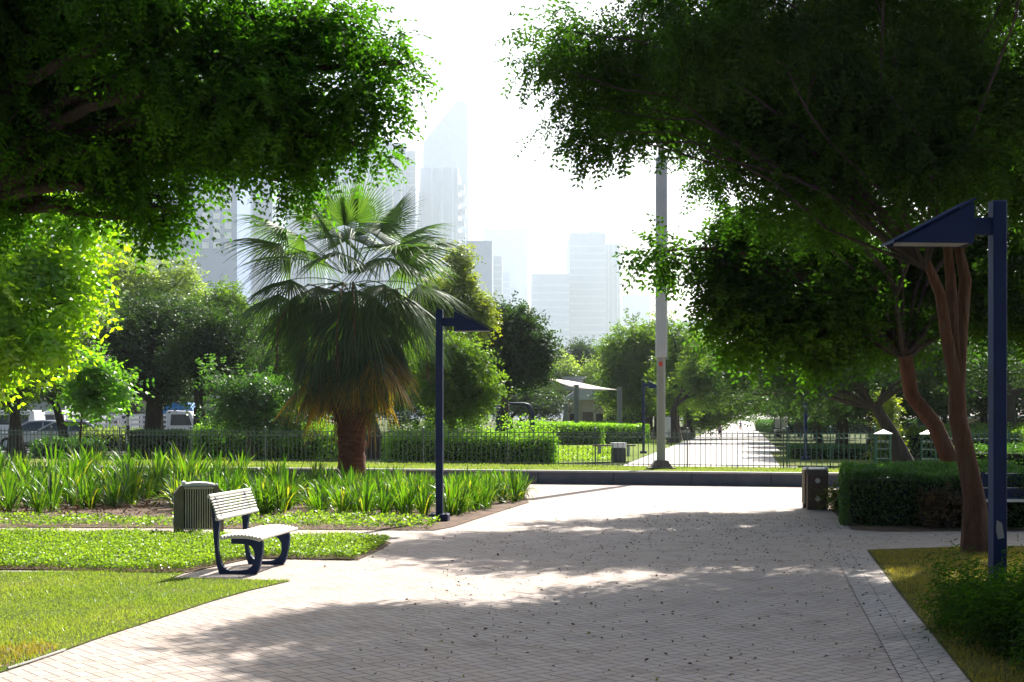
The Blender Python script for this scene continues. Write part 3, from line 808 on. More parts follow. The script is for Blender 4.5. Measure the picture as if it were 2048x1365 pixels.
def shrub(label, base, blobs, mat, seed, **k):
    t = thing('shrub', label, 'shrub', base)
    cl, rad = clumps_in(blobs, k.pop('rc', .16), k.pop('dens', 14), seed, .5)
    kw = dict(per=10, leaflets=8, ll=.05, lw=.03, droop=.0); kw.update(k)
    me = sprays_mesh('foliage', cl, rad, kw['per'], kw['leaflets'], kw['ll'], kw['lw'], seed, droop=kw['droop'], root=base)
    link('foliage', me, mat, t)
    mb = MB(); g = random.Random(seed)
    for j in range(12):
        c = Vector(cl[g.randrange(len(cl))]) - Vector(base); mb.tube([(0, 0, 0), c * .5 + Vector((0, 0, .05)), c], [.012, .009, .004], 5)
    mb.build('stems', M['bark'], t)
    return t
b = G(1674, 1021); shrub('small yellow-green shrub between the brown bin and the clipped hedge', b, [((b[0], b[1], .22), (.16, .16, .2)), ((b[0] + .2, b[1] + .1, .14), (.16, .16, .14))], M['lf_yellow'], 61)
b = G(1990, 1300)
shrub('big dark oleander-like bush around the foot of the tallest blue lamp post', (b[0], b[1], 0), [((b[0] + .12, b[1], .24), (.34, .5, .26)), ((b[0] + .4, b[1] - .5, .26), (.42, .6, .28)), ((b[0] + .6, b[1] + .5, .30), (.5, .5, .30)), ((b[0] + .2, b[1] - 1.3, .16), (.42, .5, .18)), ((b[0] + .1, b[1] + .9, .22), (.22, .3, .24))],
      M['lf_near'], 62, rc=.12, dens=12, ll=.06, lw=.011, per=9, leaflets=10)
b = G(1898, 1060); shrub('variegated red and cream bush at the foot of the leaning tree behind the side path', b, [((b[0], b[1] + .3, .25), (.4, .3, .24))], M['litter'], 63, ll=.05, lw=.035)
b = (25.6, 58, 0); shrub('hazy wild shrub near the right edge beyond the hedges', b, [((b[0] + k * .9, 58 + (k % 2), .7), (.8, .6, .7)) for k in range(-1, 3)], M['lf_pale'], 64, rc=.4, ll=.16, lw=.1)
b = (13.75, 52, 0); shrub('climber-like light green shrub behind the teal railing', b, [((b[0], 52, .5), (.35, .35, .5)), ((b[0] - .1, 52, 1.4), (.18, .18, .6)), ((b[0] - .05, 52, 2.2), (.12, .12, .4))], M['lf_yellow'], 65, rc=.2, ll=.11, lw=.07)

# ================================================================ STRAP-LEAVED LILIES
def lily_mesh(seed, n=26, Lm=.72, sp=.17):
    g = np.random.default_rng(seed); segs = 5; V = []; Fc = []; tone = []
    for i in range(n):
        a = g.random() * 6.283; lean = g.uniform(.04, .60) ** 1.1; L = Lm * g.uniform(.6, 1.12); w = g.uniform(.020, .038)
        r0 = g.random() * sp; o = np.array([math.cos(a) * r0, math.sin(a) * r0, 0]); d = np.array([math.cos(a), math.sin(a), 0]); s = np.array([-d[1], d[0], 0])
        tw = g.normal() * .5; s = s * math.cos(tw) + np.array([0, 0, 1]) * math.sin(tw) * .3
        p = o.copy(); th = lean * .6; b0 = len(V); bend = g.uniform(.0, .7) + (g.random() < .22) * g.uniform(.5, 1.6)
        for k in range(segs + 1):
            t = k / segs; ww = w * (.75 + .6 * t) * (1 if t < .7 else max(.08, 1 - ((t - .7) / .3) ** 2)) / 2
            V += [p - s * ww + np.array([0, 0, ww * .35]), p.copy(), p + s * ww + np.array([0, 0, ww * .35])]
            th += bend / segs * (1 + t); p = p + (d * math.sin(th) + np.array([0, 0, 1]) * math.cos(th)) * L / segs
        for k in range(segs):
            c = b0 + 3 * k; Fc += [(c, c + 1, c + 4, c + 3), (c + 1, c + 2, c + 5, c + 4)]
        tone += [g.random() * .9 if g.random() > .04 else .96] * (2 * segs)
    me = np_mesh('leaves', V, Fc, tone); me.materials.append(M['lf_lily']); return me
lily = [lily_mesh(100 + k, 46 if k % 2 else 38, .62 + .05 * k) for k in range(5)]
lily_short = [lily_mesh(120 + k, 20, .40) for k in range(3)]
g = np.random.default_rng(77)
def put_lilies(poly, sp, meshes, label, group, smin, smax, seed):
    g = np.random.default_rng(seed); a = np.array([p[:2] for p in poly]); lo, hi = a.min(0), a.max(0); k = 0
    y = lo[1]
    while y < hi[1]:
        x = lo[0] + (k % 2) * sp / 2
        while x < hi[0]:
            q = np.array([[x + g.normal() * sp * .2, y + g.normal() * sp * .2]])
            if inpoly(q, a)[0] and not (abs(q[0, 0] + 4.1) < .5 and abs(q[0, 1] - 34) < .5):
                o = bpy.data.objects.new('lily_plant', meshes[g.integers(len(meshes))]); C.objects.link(o)
                s = g.uniform(smin, smax) * (.80 if q[0, 1] > 27 and q[0, 0] > -7.5 else 1) * g.uniform(.74, .98); o.location = (q[0, 0], q[0, 1], .01); o.rotation_euler = (g.normal() * .05, g.normal() * .05, g.random() * 6.28); o.scale = (s, s, s * g.uniform(.9, 1.15))
                tag(o, label, 'plant', group)
            x += sp
        y += sp * .8; k += 1
put_lilies([G(893, 1040), G(1012, 1008), G(1046, 1002), G(1044, 992), G(1006, 983), G(905, 985)], .42, lily, 'bright strap-leaved lily in the clump right of the blue lamp post by the palm', 'lilies right of the near-left lamp post', .85, 1.1, 71)
put_lilies([G(628, 1034), G(858, 1037), G(866, 1000), G(870, 980), G(720, 978), G(600, 1000)], .55, lily, 'strap-leaved lily in the bed between the bench and the blue lamp post', 'lilies between bench and lamp post', .85, 1.1, 72)
put_lilies([G(350, 1030), G(600, 1034), G(590, 985), G(340, 985)], .52, lily, 'shaded strap-leaved lily behind the bin and the bench', 'lilies behind bin and bench', .9, 1.2, 73)
put_lilies([G(-60, 1028), G(70, 1030), G(240, 1018), G(330, 1000), G(330, 984), G(-60, 984)], .74, lily, 'strap-leaved lily at the bare brown front of the bed on the far left', 'lilies at the far left front of the bed', .95, 1.25, 74)
put_lilies([G(-40, 982), G(700, 978), G(690, 969), (-12, 38.5), (-17, 38.5)], 1.3, lily, 'tall strap-leaved lily in the back rows of the bed before the railing', 'lilies in the back rows', 1.15, 1.5, 75)
leafbed('dry_leaves', 'dry brown leaves and stalks lying on the bare soil of the bed', [G(-40, 1038), G(320, 1036), G(330, 985), G(-40, 985)], 45, .05, .11, .03, .015, M['litter'], 76, cat='dry leaves', tb=-.2)

# ================================================================ PALM
pb = (-3.85, 34.0)
palm = thing('palm_tree', 'shaggy fan palm with a skirt of dead fronds and a thick red-brown trunk', 'palm tree', (pb[0], pb[1], 0))
g0 = random.Random(5)
mb = MB(); pts = []; rad = []
for k in range(30):
    z = k / 29 * 4.45; pts.append((.02 * math.sin(z * 2), 0, z - .05)); rad.append((.325 if z > .5 else .37 - z * .09) * (1 + .05 * (k % 2)) * (1 if z < 3.9 else .7))
mb.tube(pts, rad, 18)
for k in range(90):
    z = g0.uniform(1.55, 2.5); a = g0.random() * 6.283; r = .31
    mb.tube([(r * math.cos(a), r * math.sin(a), z), ((r + .13) * math.cos(a), (r + .13) * math.sin(a), z + .04), ((r + g0.uniform(.16, .3)) * math.cos(a + .1), (r + .2) * math.sin(a + .1), z + g0.uniform(-.05, .1))], [.03, .022, .008], 4)
mb.build('trunk', M['palmbark'], palm, smooth=True)
def frond(az, pitch, z0, lp, R_, seed, droop=.5, fold=0.0, nseg=38, spread=105, name='frond', mat='lf_palm'):
    g = np.random.default_rng(seed)
    h = np.array([math.cos(az), math.sin(az), 0]); up = np.array([0, 0, 1.0]); l = np.array([-h[1], h[0], 0])
    V = []; Fc = []; tone = []
    p = h * .22 + up * z0; th = pitch; n = 6; w = .022
    pp = [p.copy()]
    for k in range(n):
        th -= droop * .75 / n; p = p + (h * math.cos(th) + up * math.sin(th)) * lp / n; pp.append(p.copy())
    for k, q in enumerate(pp):
        ww = w * (1 - .5 * k / n); V += [q - l * ww, q + l * ww, q - up * .02]
    for k in range(n):
        c = 3 * k; Fc += [(c, c + 1, c + 4, c + 3), (c + 1, c + 2, c + 5, c + 4), (c + 2, c, c + 3, c + 5)]; tone += [.9] * 3
    hub = pp[-1]; f = h * math.cos(th - .1) + up * math.sin(th - .1); n0 = np.cross(f, l); ro = g.normal() * .38; l = l * math.cos(ro) + n0 * math.sin(ro); nn = np.cross(f, l); nn = nn if nn[2] > 0 or abs(th) > 1.2 else nn
    da = 2 * R(spread) / nseg; K = 6
    for i in range(nseg):
        a = -R(spread) + da * (i + .5); L = R_ * (1 - .28 * (abs(a) / R(spread)) ** 1.5) * g.uniform(.92, 1.06)
        d = f * math.cos(a) * (1 - fold * .0) + l * math.sin(a) * (1 - fold * .75); d = d - nn * (abs(math.sin(a)) * (.25 + fold * .6)); d /= np.linalg.norm(d)
        sd = np.cross(nn, d); sd /= np.linalg.norm(sd); up_n = np.cross(d, sd)
        b0 = len(V); dr = droop * g.uniform(.6, 1.5); pl = (.45 if i % 2 else 1.0)
        for k in range(K + 1):
            t = k / K
            q = hub + d * L * t - up * (dr * .62 * L * max(0, t - .35) ** 2 * 1.6)
            tip = t > .55
            ww = L * min(t, .42) * math.tan(da / 2) * (1 if t < .40 else max(.06, 1 - (t - .40) / .60)) * .97 + .002
            V += [q - sd * ww, q + up_n * ww * pl, q + sd * ww]
        for k in range(K):
            c = b0 + 3 * k; Fc += [(c, c + 1, c + 4, c + 3), (c + 1, c + 2, c + 5, c + 4)]
        tn = g.random() * .95; tone += [tn] * (2 * K)
    me = np_mesh(name, V, Fc, np.clip(tone, 0, 1)); link(name, me, M[mat], palm)
gr = random.Random(8); ga = 2.39996
for i in range(9): frond(i * ga + .4, R(gr.uniform(58, 86)), 5.2, gr.uniform(1.0, 1.4), gr.uniform(1.15, 1.4), 300 + i, .12, .45, spread=85)
for i in range(17): frond(i * ga + 1, R(gr.uniform(15, 58)), 5.1, gr.uniform(1.3, 1.75), gr.uniform(1.35, 1.6), 320 + i, .5, .15)
for i in range(18): frond(i * ga + .2, R(gr.uniform(-22, 15)), 4.85, gr.uniform(1.25, 1.65), gr.uniform(1.35, 1.6), 340 + i, .6, .2)
for i in range(16): frond(i * ga + 2.2, R(gr.uniform(-30, 8)), gr.uniform(4.55, 4.9), gr.uniform(.55, 1.0), gr.uniform(1.2, 1.4), 500 + i, .5, .2)
for i in range(22): frond(i * ga + .7, R(gr.uniform(-58, -22)), 4.5, gr.uniform(1.1, 1.5), gr.uniform(1.3, 1.5), 360 + i, .6, .4, spread=90)
for i in range(32): frond(i * ga + .1, R(gr.uniform(-72, -28)), gr.uniform(3.0, 4.5), gr.uniform(.55, 1.45), gr.uniform(.85, 1.2), 380 + i, .28, .2, 30, 100, 'old_frond', 'lf_palmold')
for i in range(22): frond(i * ga + .5, R(gr.uniform(-84, -60)), gr.uniform(2.8, 3.8), gr.uniform(.4, .95), gr.uniform(.9, 1.2), 420 + i, .35, .5, 24, 70, 'dead_frond', 'lf_palmdry')
for i in range(12):
    a = gr.random() * 6.28; rr = gr.uniform(1.3, 2.3); zt = gr.uniform(3.6, 4.4); mb = MB()
    pts = [(.3 * math.cos(a), .3 * math.sin(a), 4.6), (rr * .6 * math.cos(a), rr * .6 * math.sin(a), 4.75), (rr * math.cos(a), rr * math.sin(a), zt), (rr * 1.02 * math.cos(a), rr * 1.02 * math.sin(a), zt - gr.uniform(.9, 1.5))]
    mb.tube(pts, [.02, .018, .014, .006], 5)
    for k in range(26):
        t = gr.random(); q = Vector(pts[2]).lerp(Vector(pts[3]), t); mb.tube([q, q + Vector((gr.uniform(-.08, .08), gr.uniform(-.08, .08), -gr.uniform(.1, .35)))], [.006, .003], 3)
    mb.build('fruit_stalk', M['barkred'], palm)

# ================================================================ TREES
# big canopy reaching in from the left, close to the viewer
L1 = [(-60, 60, 0, 180, 150), (120, 40, .6, 170, 150), (300, 30, -.5, 170, 140), (480, 40, .3, 150, 130), (625, 40, 0, 95, 75), (725, 110, .3, 72, 55), (800, 125, .2, 40, 44), (680, 25, .4, 36, 36),
      (60, 200, 0, 170, 130), (240, 190, .6, 170, 120), (420, 190, -.3, 150, 120), (580, 190, .2, 130, 105), (700, 205, 0, 70, 60), (30, 330, .3, 100, 95), (180, 320, 0, 130, 85),
      (330, 285, .7, 112, 72), (465, 268, 0, 100, 62), (580, 285, .2, 70, 48), (670, 268, .1, 48, 38), (325, 395, .3, 34, 42), (250, 372, .6, 52, 40), (160, 370, .3, 60, 38), (622, 356, .4, 32, 24), (-30, 410, 0, 50, 70), (300, 440, .3, 26, 30), (345, 425, .1, 22, 34), (150, 405, .4, 30, 26), (570, 362, .3, 28, 14), (735, 292, .1, 20, 24), (770, 215, .1, 26, 22), (430, 335, .4, 30, 16)]
bl = pxblobs(L1, 11.2)
bl += [((-4.3 + .9 * k, 11.0 + .7 * (k % 2), 5.35 + .25 * (k % 3)), (.9, 1.2, .5)) for k in range(3)] + [((-5.5, 11, 5), (1.2, 1.5, .9))]
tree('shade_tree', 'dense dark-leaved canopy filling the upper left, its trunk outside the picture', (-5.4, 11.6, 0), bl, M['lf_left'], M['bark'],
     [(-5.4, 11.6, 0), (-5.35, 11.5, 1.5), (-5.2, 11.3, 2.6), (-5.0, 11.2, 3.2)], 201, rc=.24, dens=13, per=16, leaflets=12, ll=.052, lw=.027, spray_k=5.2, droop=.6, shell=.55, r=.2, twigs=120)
# leaning tree on the right lawn
L2 = [(1112, 60, 0, 44, 42), (1088, 125, 0, 34, 30), (1180, 120, .8, 85, 85), (1145, 205, .4, 48, 50), (1130, 258, .4, 24, 22), (1190, 268, 0, 44, 36), (1235, 195, .9, 72, 68), (1300, 90, 1.5, 115, 105), (1250, 275, .5, 30, 22),
      (1380, 155, .8, 78, 62), (1440, 320, 1.5, 34, 40), (1440, 80, -.8, 130, 110), (1500, 235, .8, 108, 98), (1560, 120, 1.6, 150, 130), (1600, 320, .8, 130, 105), (1700, 200, 0, 160, 150),
      (1760, 370, 1.2, 140, 75), (1850, 120, 1.8, 170, 150), (1900, 310, 0, 150, 115), (2010, 200, .8, 170, 160), (2080, 380, 1.2, 110, 90), (1540, 410, 1.6, 90, 50), (1680, 430, 2.2, 110, 45)]
bl = pxblobs(L2, 16.6)
bl += [((2.35, 17.8, 7.6), (1.25, 1.8, .75)), ((4, 17, 7.9), (2.0, 2.4, 1.0)), ((6.6, 17.5, 8), (2.2, 2.8, 1.2)), ((9.4, 17.5, 6.8), (1.8, 2.6, 1.4)), ((4.4, 19.8, 8.4), (1.8, 1.6, .8)), ((5.8, 20.8, 7.6), (2, 1.6, 1.2)), ((3.3, 14.6, 7.3), (1.3, 1.2, .6)), ((5.6, 14.2, 7.0), (1.6, 1.3, .8))]
b = G(1956, 1106)
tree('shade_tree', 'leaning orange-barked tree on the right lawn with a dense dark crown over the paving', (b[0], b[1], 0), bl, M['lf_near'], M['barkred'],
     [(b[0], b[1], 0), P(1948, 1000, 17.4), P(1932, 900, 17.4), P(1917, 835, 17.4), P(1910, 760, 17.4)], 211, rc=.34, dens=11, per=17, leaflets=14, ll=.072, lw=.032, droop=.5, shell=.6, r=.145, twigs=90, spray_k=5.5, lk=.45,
     stems=[([P(1914, 790, 17.4), P(1895, 680, 17.3), P(1880, 590, 17.2), P(1850, 520, 17.0)], .09, .05), ([P(1912, 780, 17.4), P(1925, 650, 17.5), P(1930, 560, 17.6), P(1918, 490, 17.6)], .10, .06), ([P(1912, 770, 17.4), P(1906, 640, 17.4), P(1900, 560, 17.5), P(1895, 480, 17.5)], .08, .05)])
# second leaning trunk just behind the hedge
L3 = [(1312, 505, 0, 30, 26), (1340, 525, .2, 30, 18), (1405, 535, 0, 36, 26), (1450, 490, .4, 55, 36), (1470, 560, 0, 60, 50), (1445, 610, 0, 40, 32), (1470, 670, .5, 50, 36), (1515, 445, 1, 60, 34), (1550, 520, 1, 90, 70), (1560, 630, 0, 95, 70),
      (1650, 500, 1.5, 100, 80), (1670, 620, 0, 100, 75), (1770, 560, 2, 110, 90), (1790, 660, 1, 80, 45), (1890, 500, 2, 110, 90), (1980, 590, 1, 100, 80), (2080, 520, 2, 110, 110), (1640, 700, .5, 60, 30), (2060, 640, 1, 60, 45)]
bl = pxblobs(L3, 26.5)
bl += [((4.4, 26.5, 7.9), (2.2, 2.2, 1.0)), ((7, 27, 7.6), (2.6, 2.4, 1.2)), ((10, 27, 7.2), (2.4, 2.4, 1.4)), ((2.6, 25.6, 7.3), (1.2, 1.2, .5)), ((4.6, 24.0, 7.2), (1.6, 1.4, .7)), ((6.8, 23.6, 6.6), (1.8, 1.6, 1))]
tree('shade_tree', 'second leaning orange trunk rising behind the clipped hedge, with a wide dark crown', (8.75, 27.3, 0), bl, M['lf_near'], M['barkred'],
     [(8.75, 27.3, 0), P(1905, 930, 27), P(1868, 850, 27), P(1825, 790, 26.8), P(1808, 710, 26.6)], 221, rc=.5, dens=18, per=18, leaflets=10, ll=.12, lw=.062, droop=.35, shell=.6, r=.19, twigs=60,
     stems=[([P(1310, 505, 26.4), P(1365, 499, 26.5), P(1430, 498, 26.7), P(1500, 512, 26.9), P(1650, 580, 27), P(1806, 705, 26.6)], .012, .08)])
# unseen trees added around the viewer to keep sky light off the canopies
M['lf_back'] = M['lf_near']
bk = tree('shade_tree', 'unseen tree added beside the viewer, left of the paving, to block sky light', (-8.5, 2.5, 0), [((-7.5 + 1.9 * a, 2.6 + 2.2 * b_, 5.4 + .5 * ((a + b_) % 2)), (1.7, 1.7, 1.2)) for a in range(-1, 3) for b_ in range(-1, 2)], M['lf_back'], M['bark'],
     [(-8.5, 2.5, 0), (-8.4, 2.5, 2), (-8.2, 2.5, 3.4)], 291, rc=.7, dens=9, per=12, leaflets=8, ll=.2, lw=.12, shell=.6, r=.22, twigs=0)
dup(bk, (9.5, 3.0, 0), R(180), 'unseen tree added beside the viewer, right of the paving, to block sky light')
dup(bk, (-3.5, -6, 0), R(20), 'unseen tree added behind the viewer, left one, to block sky light', scale=1.15)
dup(bk, (5.5, -7, 0), R(160), 'unseen tree added behind the viewer, right one, to block sky light', scale=1.2)
# bright tree at the left edge
L4 = [(10, 470, 0, 55, 70), (65, 420, 0, 45, 40), (130, 460, .5, 60, 50), (70, 520, 0, 60, 55), (185, 455, .8, 45, 38), (160, 530, .6, 45, 40), (10, 600, -.6, 60, 70), (85, 600, 0, 55, 48), (10, 700, -1, 62, 40), (95, 690, -.5, 48, 40), (125, 655, 0, 24, 22), (-50, 560, 0, 80, 120), (-40, 700, 0, 80, 80), (180, 395, .6, 40, 30), (115, 395, .4, 40, 30), (150, 600, 0, 30, 30), (30, 420, 0, 40, 50), (20, 640, -.6, 60, 60), (120, 560, 0, 40, 40)]
tree('shade_tree', 'brilliant yellow-green tree at the left edge, lit from behind', (-12.4, 30.5, 0), pxblobs(L4, 30), M['lf_bright'], M['bark'],
     [(-12.4, 30.5, 0), (-12.3, 30.4, 1.2), (-12.0, 30.2, 2.4)], 231, rc=.42, dens=6.2, per=13, leaflets=8, ll=.16, lw=.09, droop=.5, shell=.6, r=.16, twigs=30)
L5 = [(195, 740, 0, 32, 18), (168, 765, .2, 24, 18), (222, 768, 0, 28, 20), (245, 796, .2, 24, 13), (155, 788, 0, 16, 12), (198, 792, -.2, 30, 14), (182, 724, .1, 20, 10)]
tree('sapling', 'thin-stemmed bright green sapling standing in front of the left railing', (P(158, 1, 38)[0], 38.5, 0), pxblobs(L5, 38), M['lf_sapling'], M['bark'],
     [(P(158, 1, 38)[0], 38.5, 0), P(160, 880, 38.4), P(164, 830, 38.2), P(172, 790, 38)], 241, 'sapling', rc=.26, dens=11, per=10, leaflets=8, ll=.15, lw=.085, droop=.45, shell=.6, r=.035, twigs=10)
def simple(label, Y, base_px, L, leaf, seed, bark='bark', r=.25, rc=.9, ll=None, dens=20, per=18, lean=0, name='tree', fork_py=None, lwk=.55, group=None, cat='tree', droop=.3, base_y=None, twigs=16):
    ll = ll or max(.12, Y * .0022)
    X = P(base_px, 1, Y)[0]; fz = P(0, fork_py, Y)[2] if fork_py else 2.0
    return tree(name, label, (X, Y, 0), pxblobs(L, Y), M[leaf], M[bark], [(X, Y, 0), (X + lean * .4, Y, fz * .5), (X + lean, Y, fz)], seed, cat, group, rc=rc, dens=dens, per=per, leaflets=8, ll=ll, lw=ll * lwk, droop=droop, shell=.6, r=r, twigs=twigs)
simple('dark round tree with a forked trunk, second from the left behind the railing', 60, 135, [(60, 720, 0, 90, 50), (150, 740, 1, 60, 40), (110, 660, 1, 80, 60), (20, 780, 0, 60, 24), (110, 785, 0, 50, 20)], 'lf_mid', 251, lean=-.5, fork_py=805, r=.22)
simple('dark tree with a wide two-armed trunk at the left edge behind the parked cars', 57, 32, [(-20, 740, 0, 90, 60), (40, 700, 1, 80, 60), (60, 765, 0, 40, 24), (-40, 790, 0, 60, 24)], 'lf_mid', 252, fork_py=815, r=.30)
simple('very dark dome-shaped tree with a stout trunk left of the palm', 64, 306, [(220, 670, 0, 75, 60), (310, 640, 1, 85, 60), (290, 730, 0, 95, 60), (230, 760, 0, 60, 36), (340, 770, 0, 50, 30), (370, 690, 2, 70, 70)], 'lf_dark', 253, fork_py=800, r=.55, dens=26, rc=1.0)
simple('very dark tree with a forked trunk, nearest to the palm on its left', 62, 398, [(430, 650, 0, 75, 50), (400, 710, 0, 85, 60), (470, 700, 1, 60, 60), (430, 770, 0, 60, 30), (380, 630, 3, 50, 30)], 'lf_dark', 254, fork_py=815, r=.38, dens=26, rc=1.0)
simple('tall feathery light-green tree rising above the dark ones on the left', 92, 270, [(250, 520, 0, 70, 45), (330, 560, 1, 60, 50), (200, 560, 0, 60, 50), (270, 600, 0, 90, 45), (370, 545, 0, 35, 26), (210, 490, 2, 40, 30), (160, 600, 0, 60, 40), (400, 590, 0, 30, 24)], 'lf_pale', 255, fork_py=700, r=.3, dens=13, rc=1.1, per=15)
simple('medium-green tree peeking above the dark trees just left of the palm', 84, 455, [(440, 610, 0, 40, 22), (480, 640, 0, 45, 40), (410, 585, 0, 14, 16), (440, 578, 0, 16, 10), (468, 590, 0, 14, 14)], 'lf_mid', 256, fork_py=740, r=.25, rc=.8)
simple('small bushy tree just left of the palm trunk, behind the railing', 50, 500, [(455, 760, 0, 20, 12), (490, 795, 0, 44, 28), (560, 795, 1, 56, 34), (520, 765, 0, 36, 24), (455, 810, 0, 24, 26), (600, 810, 1, 44, 30), (480, 835, 0, 50, 22), (560, 840, 0, 60, 24), (430, 750, -.4, 12, 10)], 'lf_hedge', 257, fork_py=840, r=.12, rc=.6)
simple('dark leafy tree directly behind the palm skirt', 58, 748, [(560, 700, 0, 70, 60), (640, 740, 2, 70, 60), (740, 740, 2, 90, 60), (830, 760, 1, 60, 50), (680, 790, 0, 60, 24), (600, 815, 3, 60, 26), (820, 820, 3, 50, 24)], 'lf_dark', 258, fork_py=800, r=.42, lean=-.4)
simple('yellow-green tree rising behind the right half of the palm', 66, 905, [(915, 515, 0, 20, 16), (925, 560, 0, 22, 22), (945, 610, 0, 30, 26), (900, 640, 1, 40, 36), (960, 645, 0, 20, 20), (880, 590, 1, 34, 34)], 'lf_yellow', 259, fork_py=760, r=.22, rc=.5)
simple('broad bright green tree right behind the blue lamp post by the palm', 52, 880, [(900, 700, 0, 55, 36), (940, 740, 0, 50, 34), (880, 770, 0, 50, 40), (975, 780, -.5, 30, 22), (925, 800, 0, 50, 26), (860, 720, 1, 40, 40), (975, 750, 0, 22, 18), (930, 815, 1, 44, 20), (900, 825, 1, 40, 14)], 'lf_mid', 260, fork_py=830, r=.25, rc=.6, dens=22)
simple('deep green round-leaved tree between the blue lamp post and the shade sail', 70, 1010, [(1030, 640, 0, 40, 30), (1000, 680, 0, 45, 40), (1060, 680, 0, 45, 36), (1040, 720, 0, 55, 36), (1080, 710, 0, 24, 30), (1062, 742, 0, 18, 14), (975, 640, 0, 24, 24), (1000, 735, 0, 34, 22)], 'lf_dark', 261, fork_py=790, r=.3, rc=.7, dens=22, lwk=.7)
simple('hazy dark tree whose crown fills the space under the shade sail', 118, 1020, [(1000, 800, 0, 45, 24), (1060, 805, 0, 40, 26), (1100, 800, 2, 30, 22)], 'lf_dark', 262, fork_py=835, r=.3, rc=1.2)
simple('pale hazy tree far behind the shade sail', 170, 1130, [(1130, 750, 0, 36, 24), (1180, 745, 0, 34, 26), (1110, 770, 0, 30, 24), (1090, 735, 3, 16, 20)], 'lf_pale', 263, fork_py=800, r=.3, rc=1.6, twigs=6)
simple('hazy grey-green tree left of the tall mast, with tufted top', 104, 1290, [(1250, 700, 0, 44, 34), (1300, 690, 0, 44, 44), (1270, 750, 0, 60, 40), (1265, 655, 0, 12, 16), (1310, 660, 1, 16, 16), (1230, 745, 0, 30, 24), (1310, 790, 0, 50, 26), (1250, 790, 0, 40, 20)], 'lf_mid', 264, fork_py=815, r=.4, rc=1.1)
simple('hazy grey-green tree right behind the tall mast', 98, 1350, [(1340, 660, 0, 12, 26), (1345, 720, 0, 36, 34), (1375, 690, 0, 24, 30), (1350, 780, 0, 40, 34), (1378, 660, 0, 14, 10)], 'lf_mid', 265, fork_py=815, r=.35, rc=1.0)
simple('weeping light-green tree on the left side of the long path', 108, 1378, [(1420, 710, 0, 34, 30), (1395, 750, 0, 34, 36), (1440, 760, 0, 45, 40), (1420, 800, 0, 40, 20), (1470, 800, 0, 36, 18), (1455, 725, 0, 24, 24), (1405, 815, 0, 26, 26), (1380, 790, 1, 26, 30), (1435, 820, .6, 26, 16), (1480, 770, .6, 30, 30)], 'lf_mid', 266, fork_py=820, r=.25, rc=.8, droop=.9)
simple('dark leafy tree with a crooked trunk beyond the teal pillars', 47, 1811, [(1540, 740, 0, 60, 36), (1620, 730, 1, 80, 44), (1710, 730, 0, 90, 44), (1800, 720, 1, 70, 40), (1880, 730, 0, 70, 36), (1560, 690, 0, 60, 30), (1990, 730, 1, 70, 26), (1500, 790, 2, 40, 26), (1580, 785, 2, 50, 22), (1680, 775, 2, 60, 22), (1470, 740, 1, 40, 36), (1850, 690, 0, 90, 40)], 'lf_dark', 267, lean=-1.05, fork_py=810, r=.26, rc=.8, dens=22)
simple('tree with a slanting trunk at the right edge beyond the hedges', 62, 2016, [(1960, 720, 0, 60, 30), (2040, 700, 0, 70, 40), (2100, 740, 0, 50, 40), (1930, 760, 0, 30, 16)], 'lf_hedge', 268, fork_py=790, r=.5, rc=.9)
simple('thin dark tree left of the right-edge lamp pole, far back', 68, 1968, [(1930, 745, 0, 40, 22), (1985, 770, 0, 24, 18), (1900, 780, 0, 30, 16)], 'lf_mid', 269, fork_py=800, r=.24, rc=.8)

simple('dark tree filling the gap between the forked dark tree and the palm', 72, 540, [(520, 700, 0, 60, 50), (580, 660, 0, 60, 50), (540, 760, 0, 70, 44), (620, 720, 0, 50, 50)], 'lf_dark', 270, fork_py=815, r=.3, rc=.9)
simple('tall dark-green tree far behind the right side of the palm', 80, 860, [(850, 640, 0, 60, 50), (900, 700, 0, 60, 50), (950, 720, 0, 50, 46), (820, 700, 0, 50, 50), (880, 770, 0, 60, 30)], 'lf_dark', 271, fork_py=815, r=.3, rc=.9)
simple('dark tree standing between the mast and the weeping tree', 92, 1346, [(1395, 700, 0, 26, 30), (1390, 750, 0, 40, 34), (1420, 780, 0, 40, 30), (1450, 740, 0, 34, 30)], 'lf_mid', 272, fork_py=815, r=.3, rc=.9)
# avenue trees along the long path
bl = [((0, 0, 5.2), (3.0, 3.0, 1.9)), ((-2.0, .8, 3.9), (1.9, 1.9, 1.6)), ((2.0, -.9, 3.8), (1.9, 1.9, 1.5)), ((.4, 2.1, 4.1), (1.9, 1.8, 1.6)), ((-.4, -2.1, 3.7), (1.8, 1.7, 1.5)), ((.3, 0, 7.0), (1.6, 1.6, 1.2)), ((-1.3, -.5, 6.2), (1.3, 1.3, 1.2)), ((2.7, .9, 5.3), (1.1, 1.1, 1.0))]
av = tree('avenue_tree', 'nearest of the dark avenue trees on the right side of the long path', (0, 0, 0), bl, M['lf_dark'], M['bark'], [(0, 0, 0), (.1, 0, 1.2), (.05, .1, 2.4)], 281, 'tree', 'avenue trees along the long path', rc=.9, dens=22, per=18, leaflets=8, ll=.19, lw=.10, r=.17, twigs=12)
def pathx(Y, side):   # edges of the long path at distance Y
    py = HY + H * F / Y
    xl = 1489 - (py - 835.5) * 2.5; xr = 1489 + (py - 835.5) * 1.04
    return (xl - CX) / F * Y, (xr - CX) / F * Y
av.location = (pathx(60, 1)[1] + 3.6, 60, 0)
ORD = ['second', 'third', 'fourth', 'fifth', 'sixth', 'seventh', 'eighth', 'ninth', 'tenth']
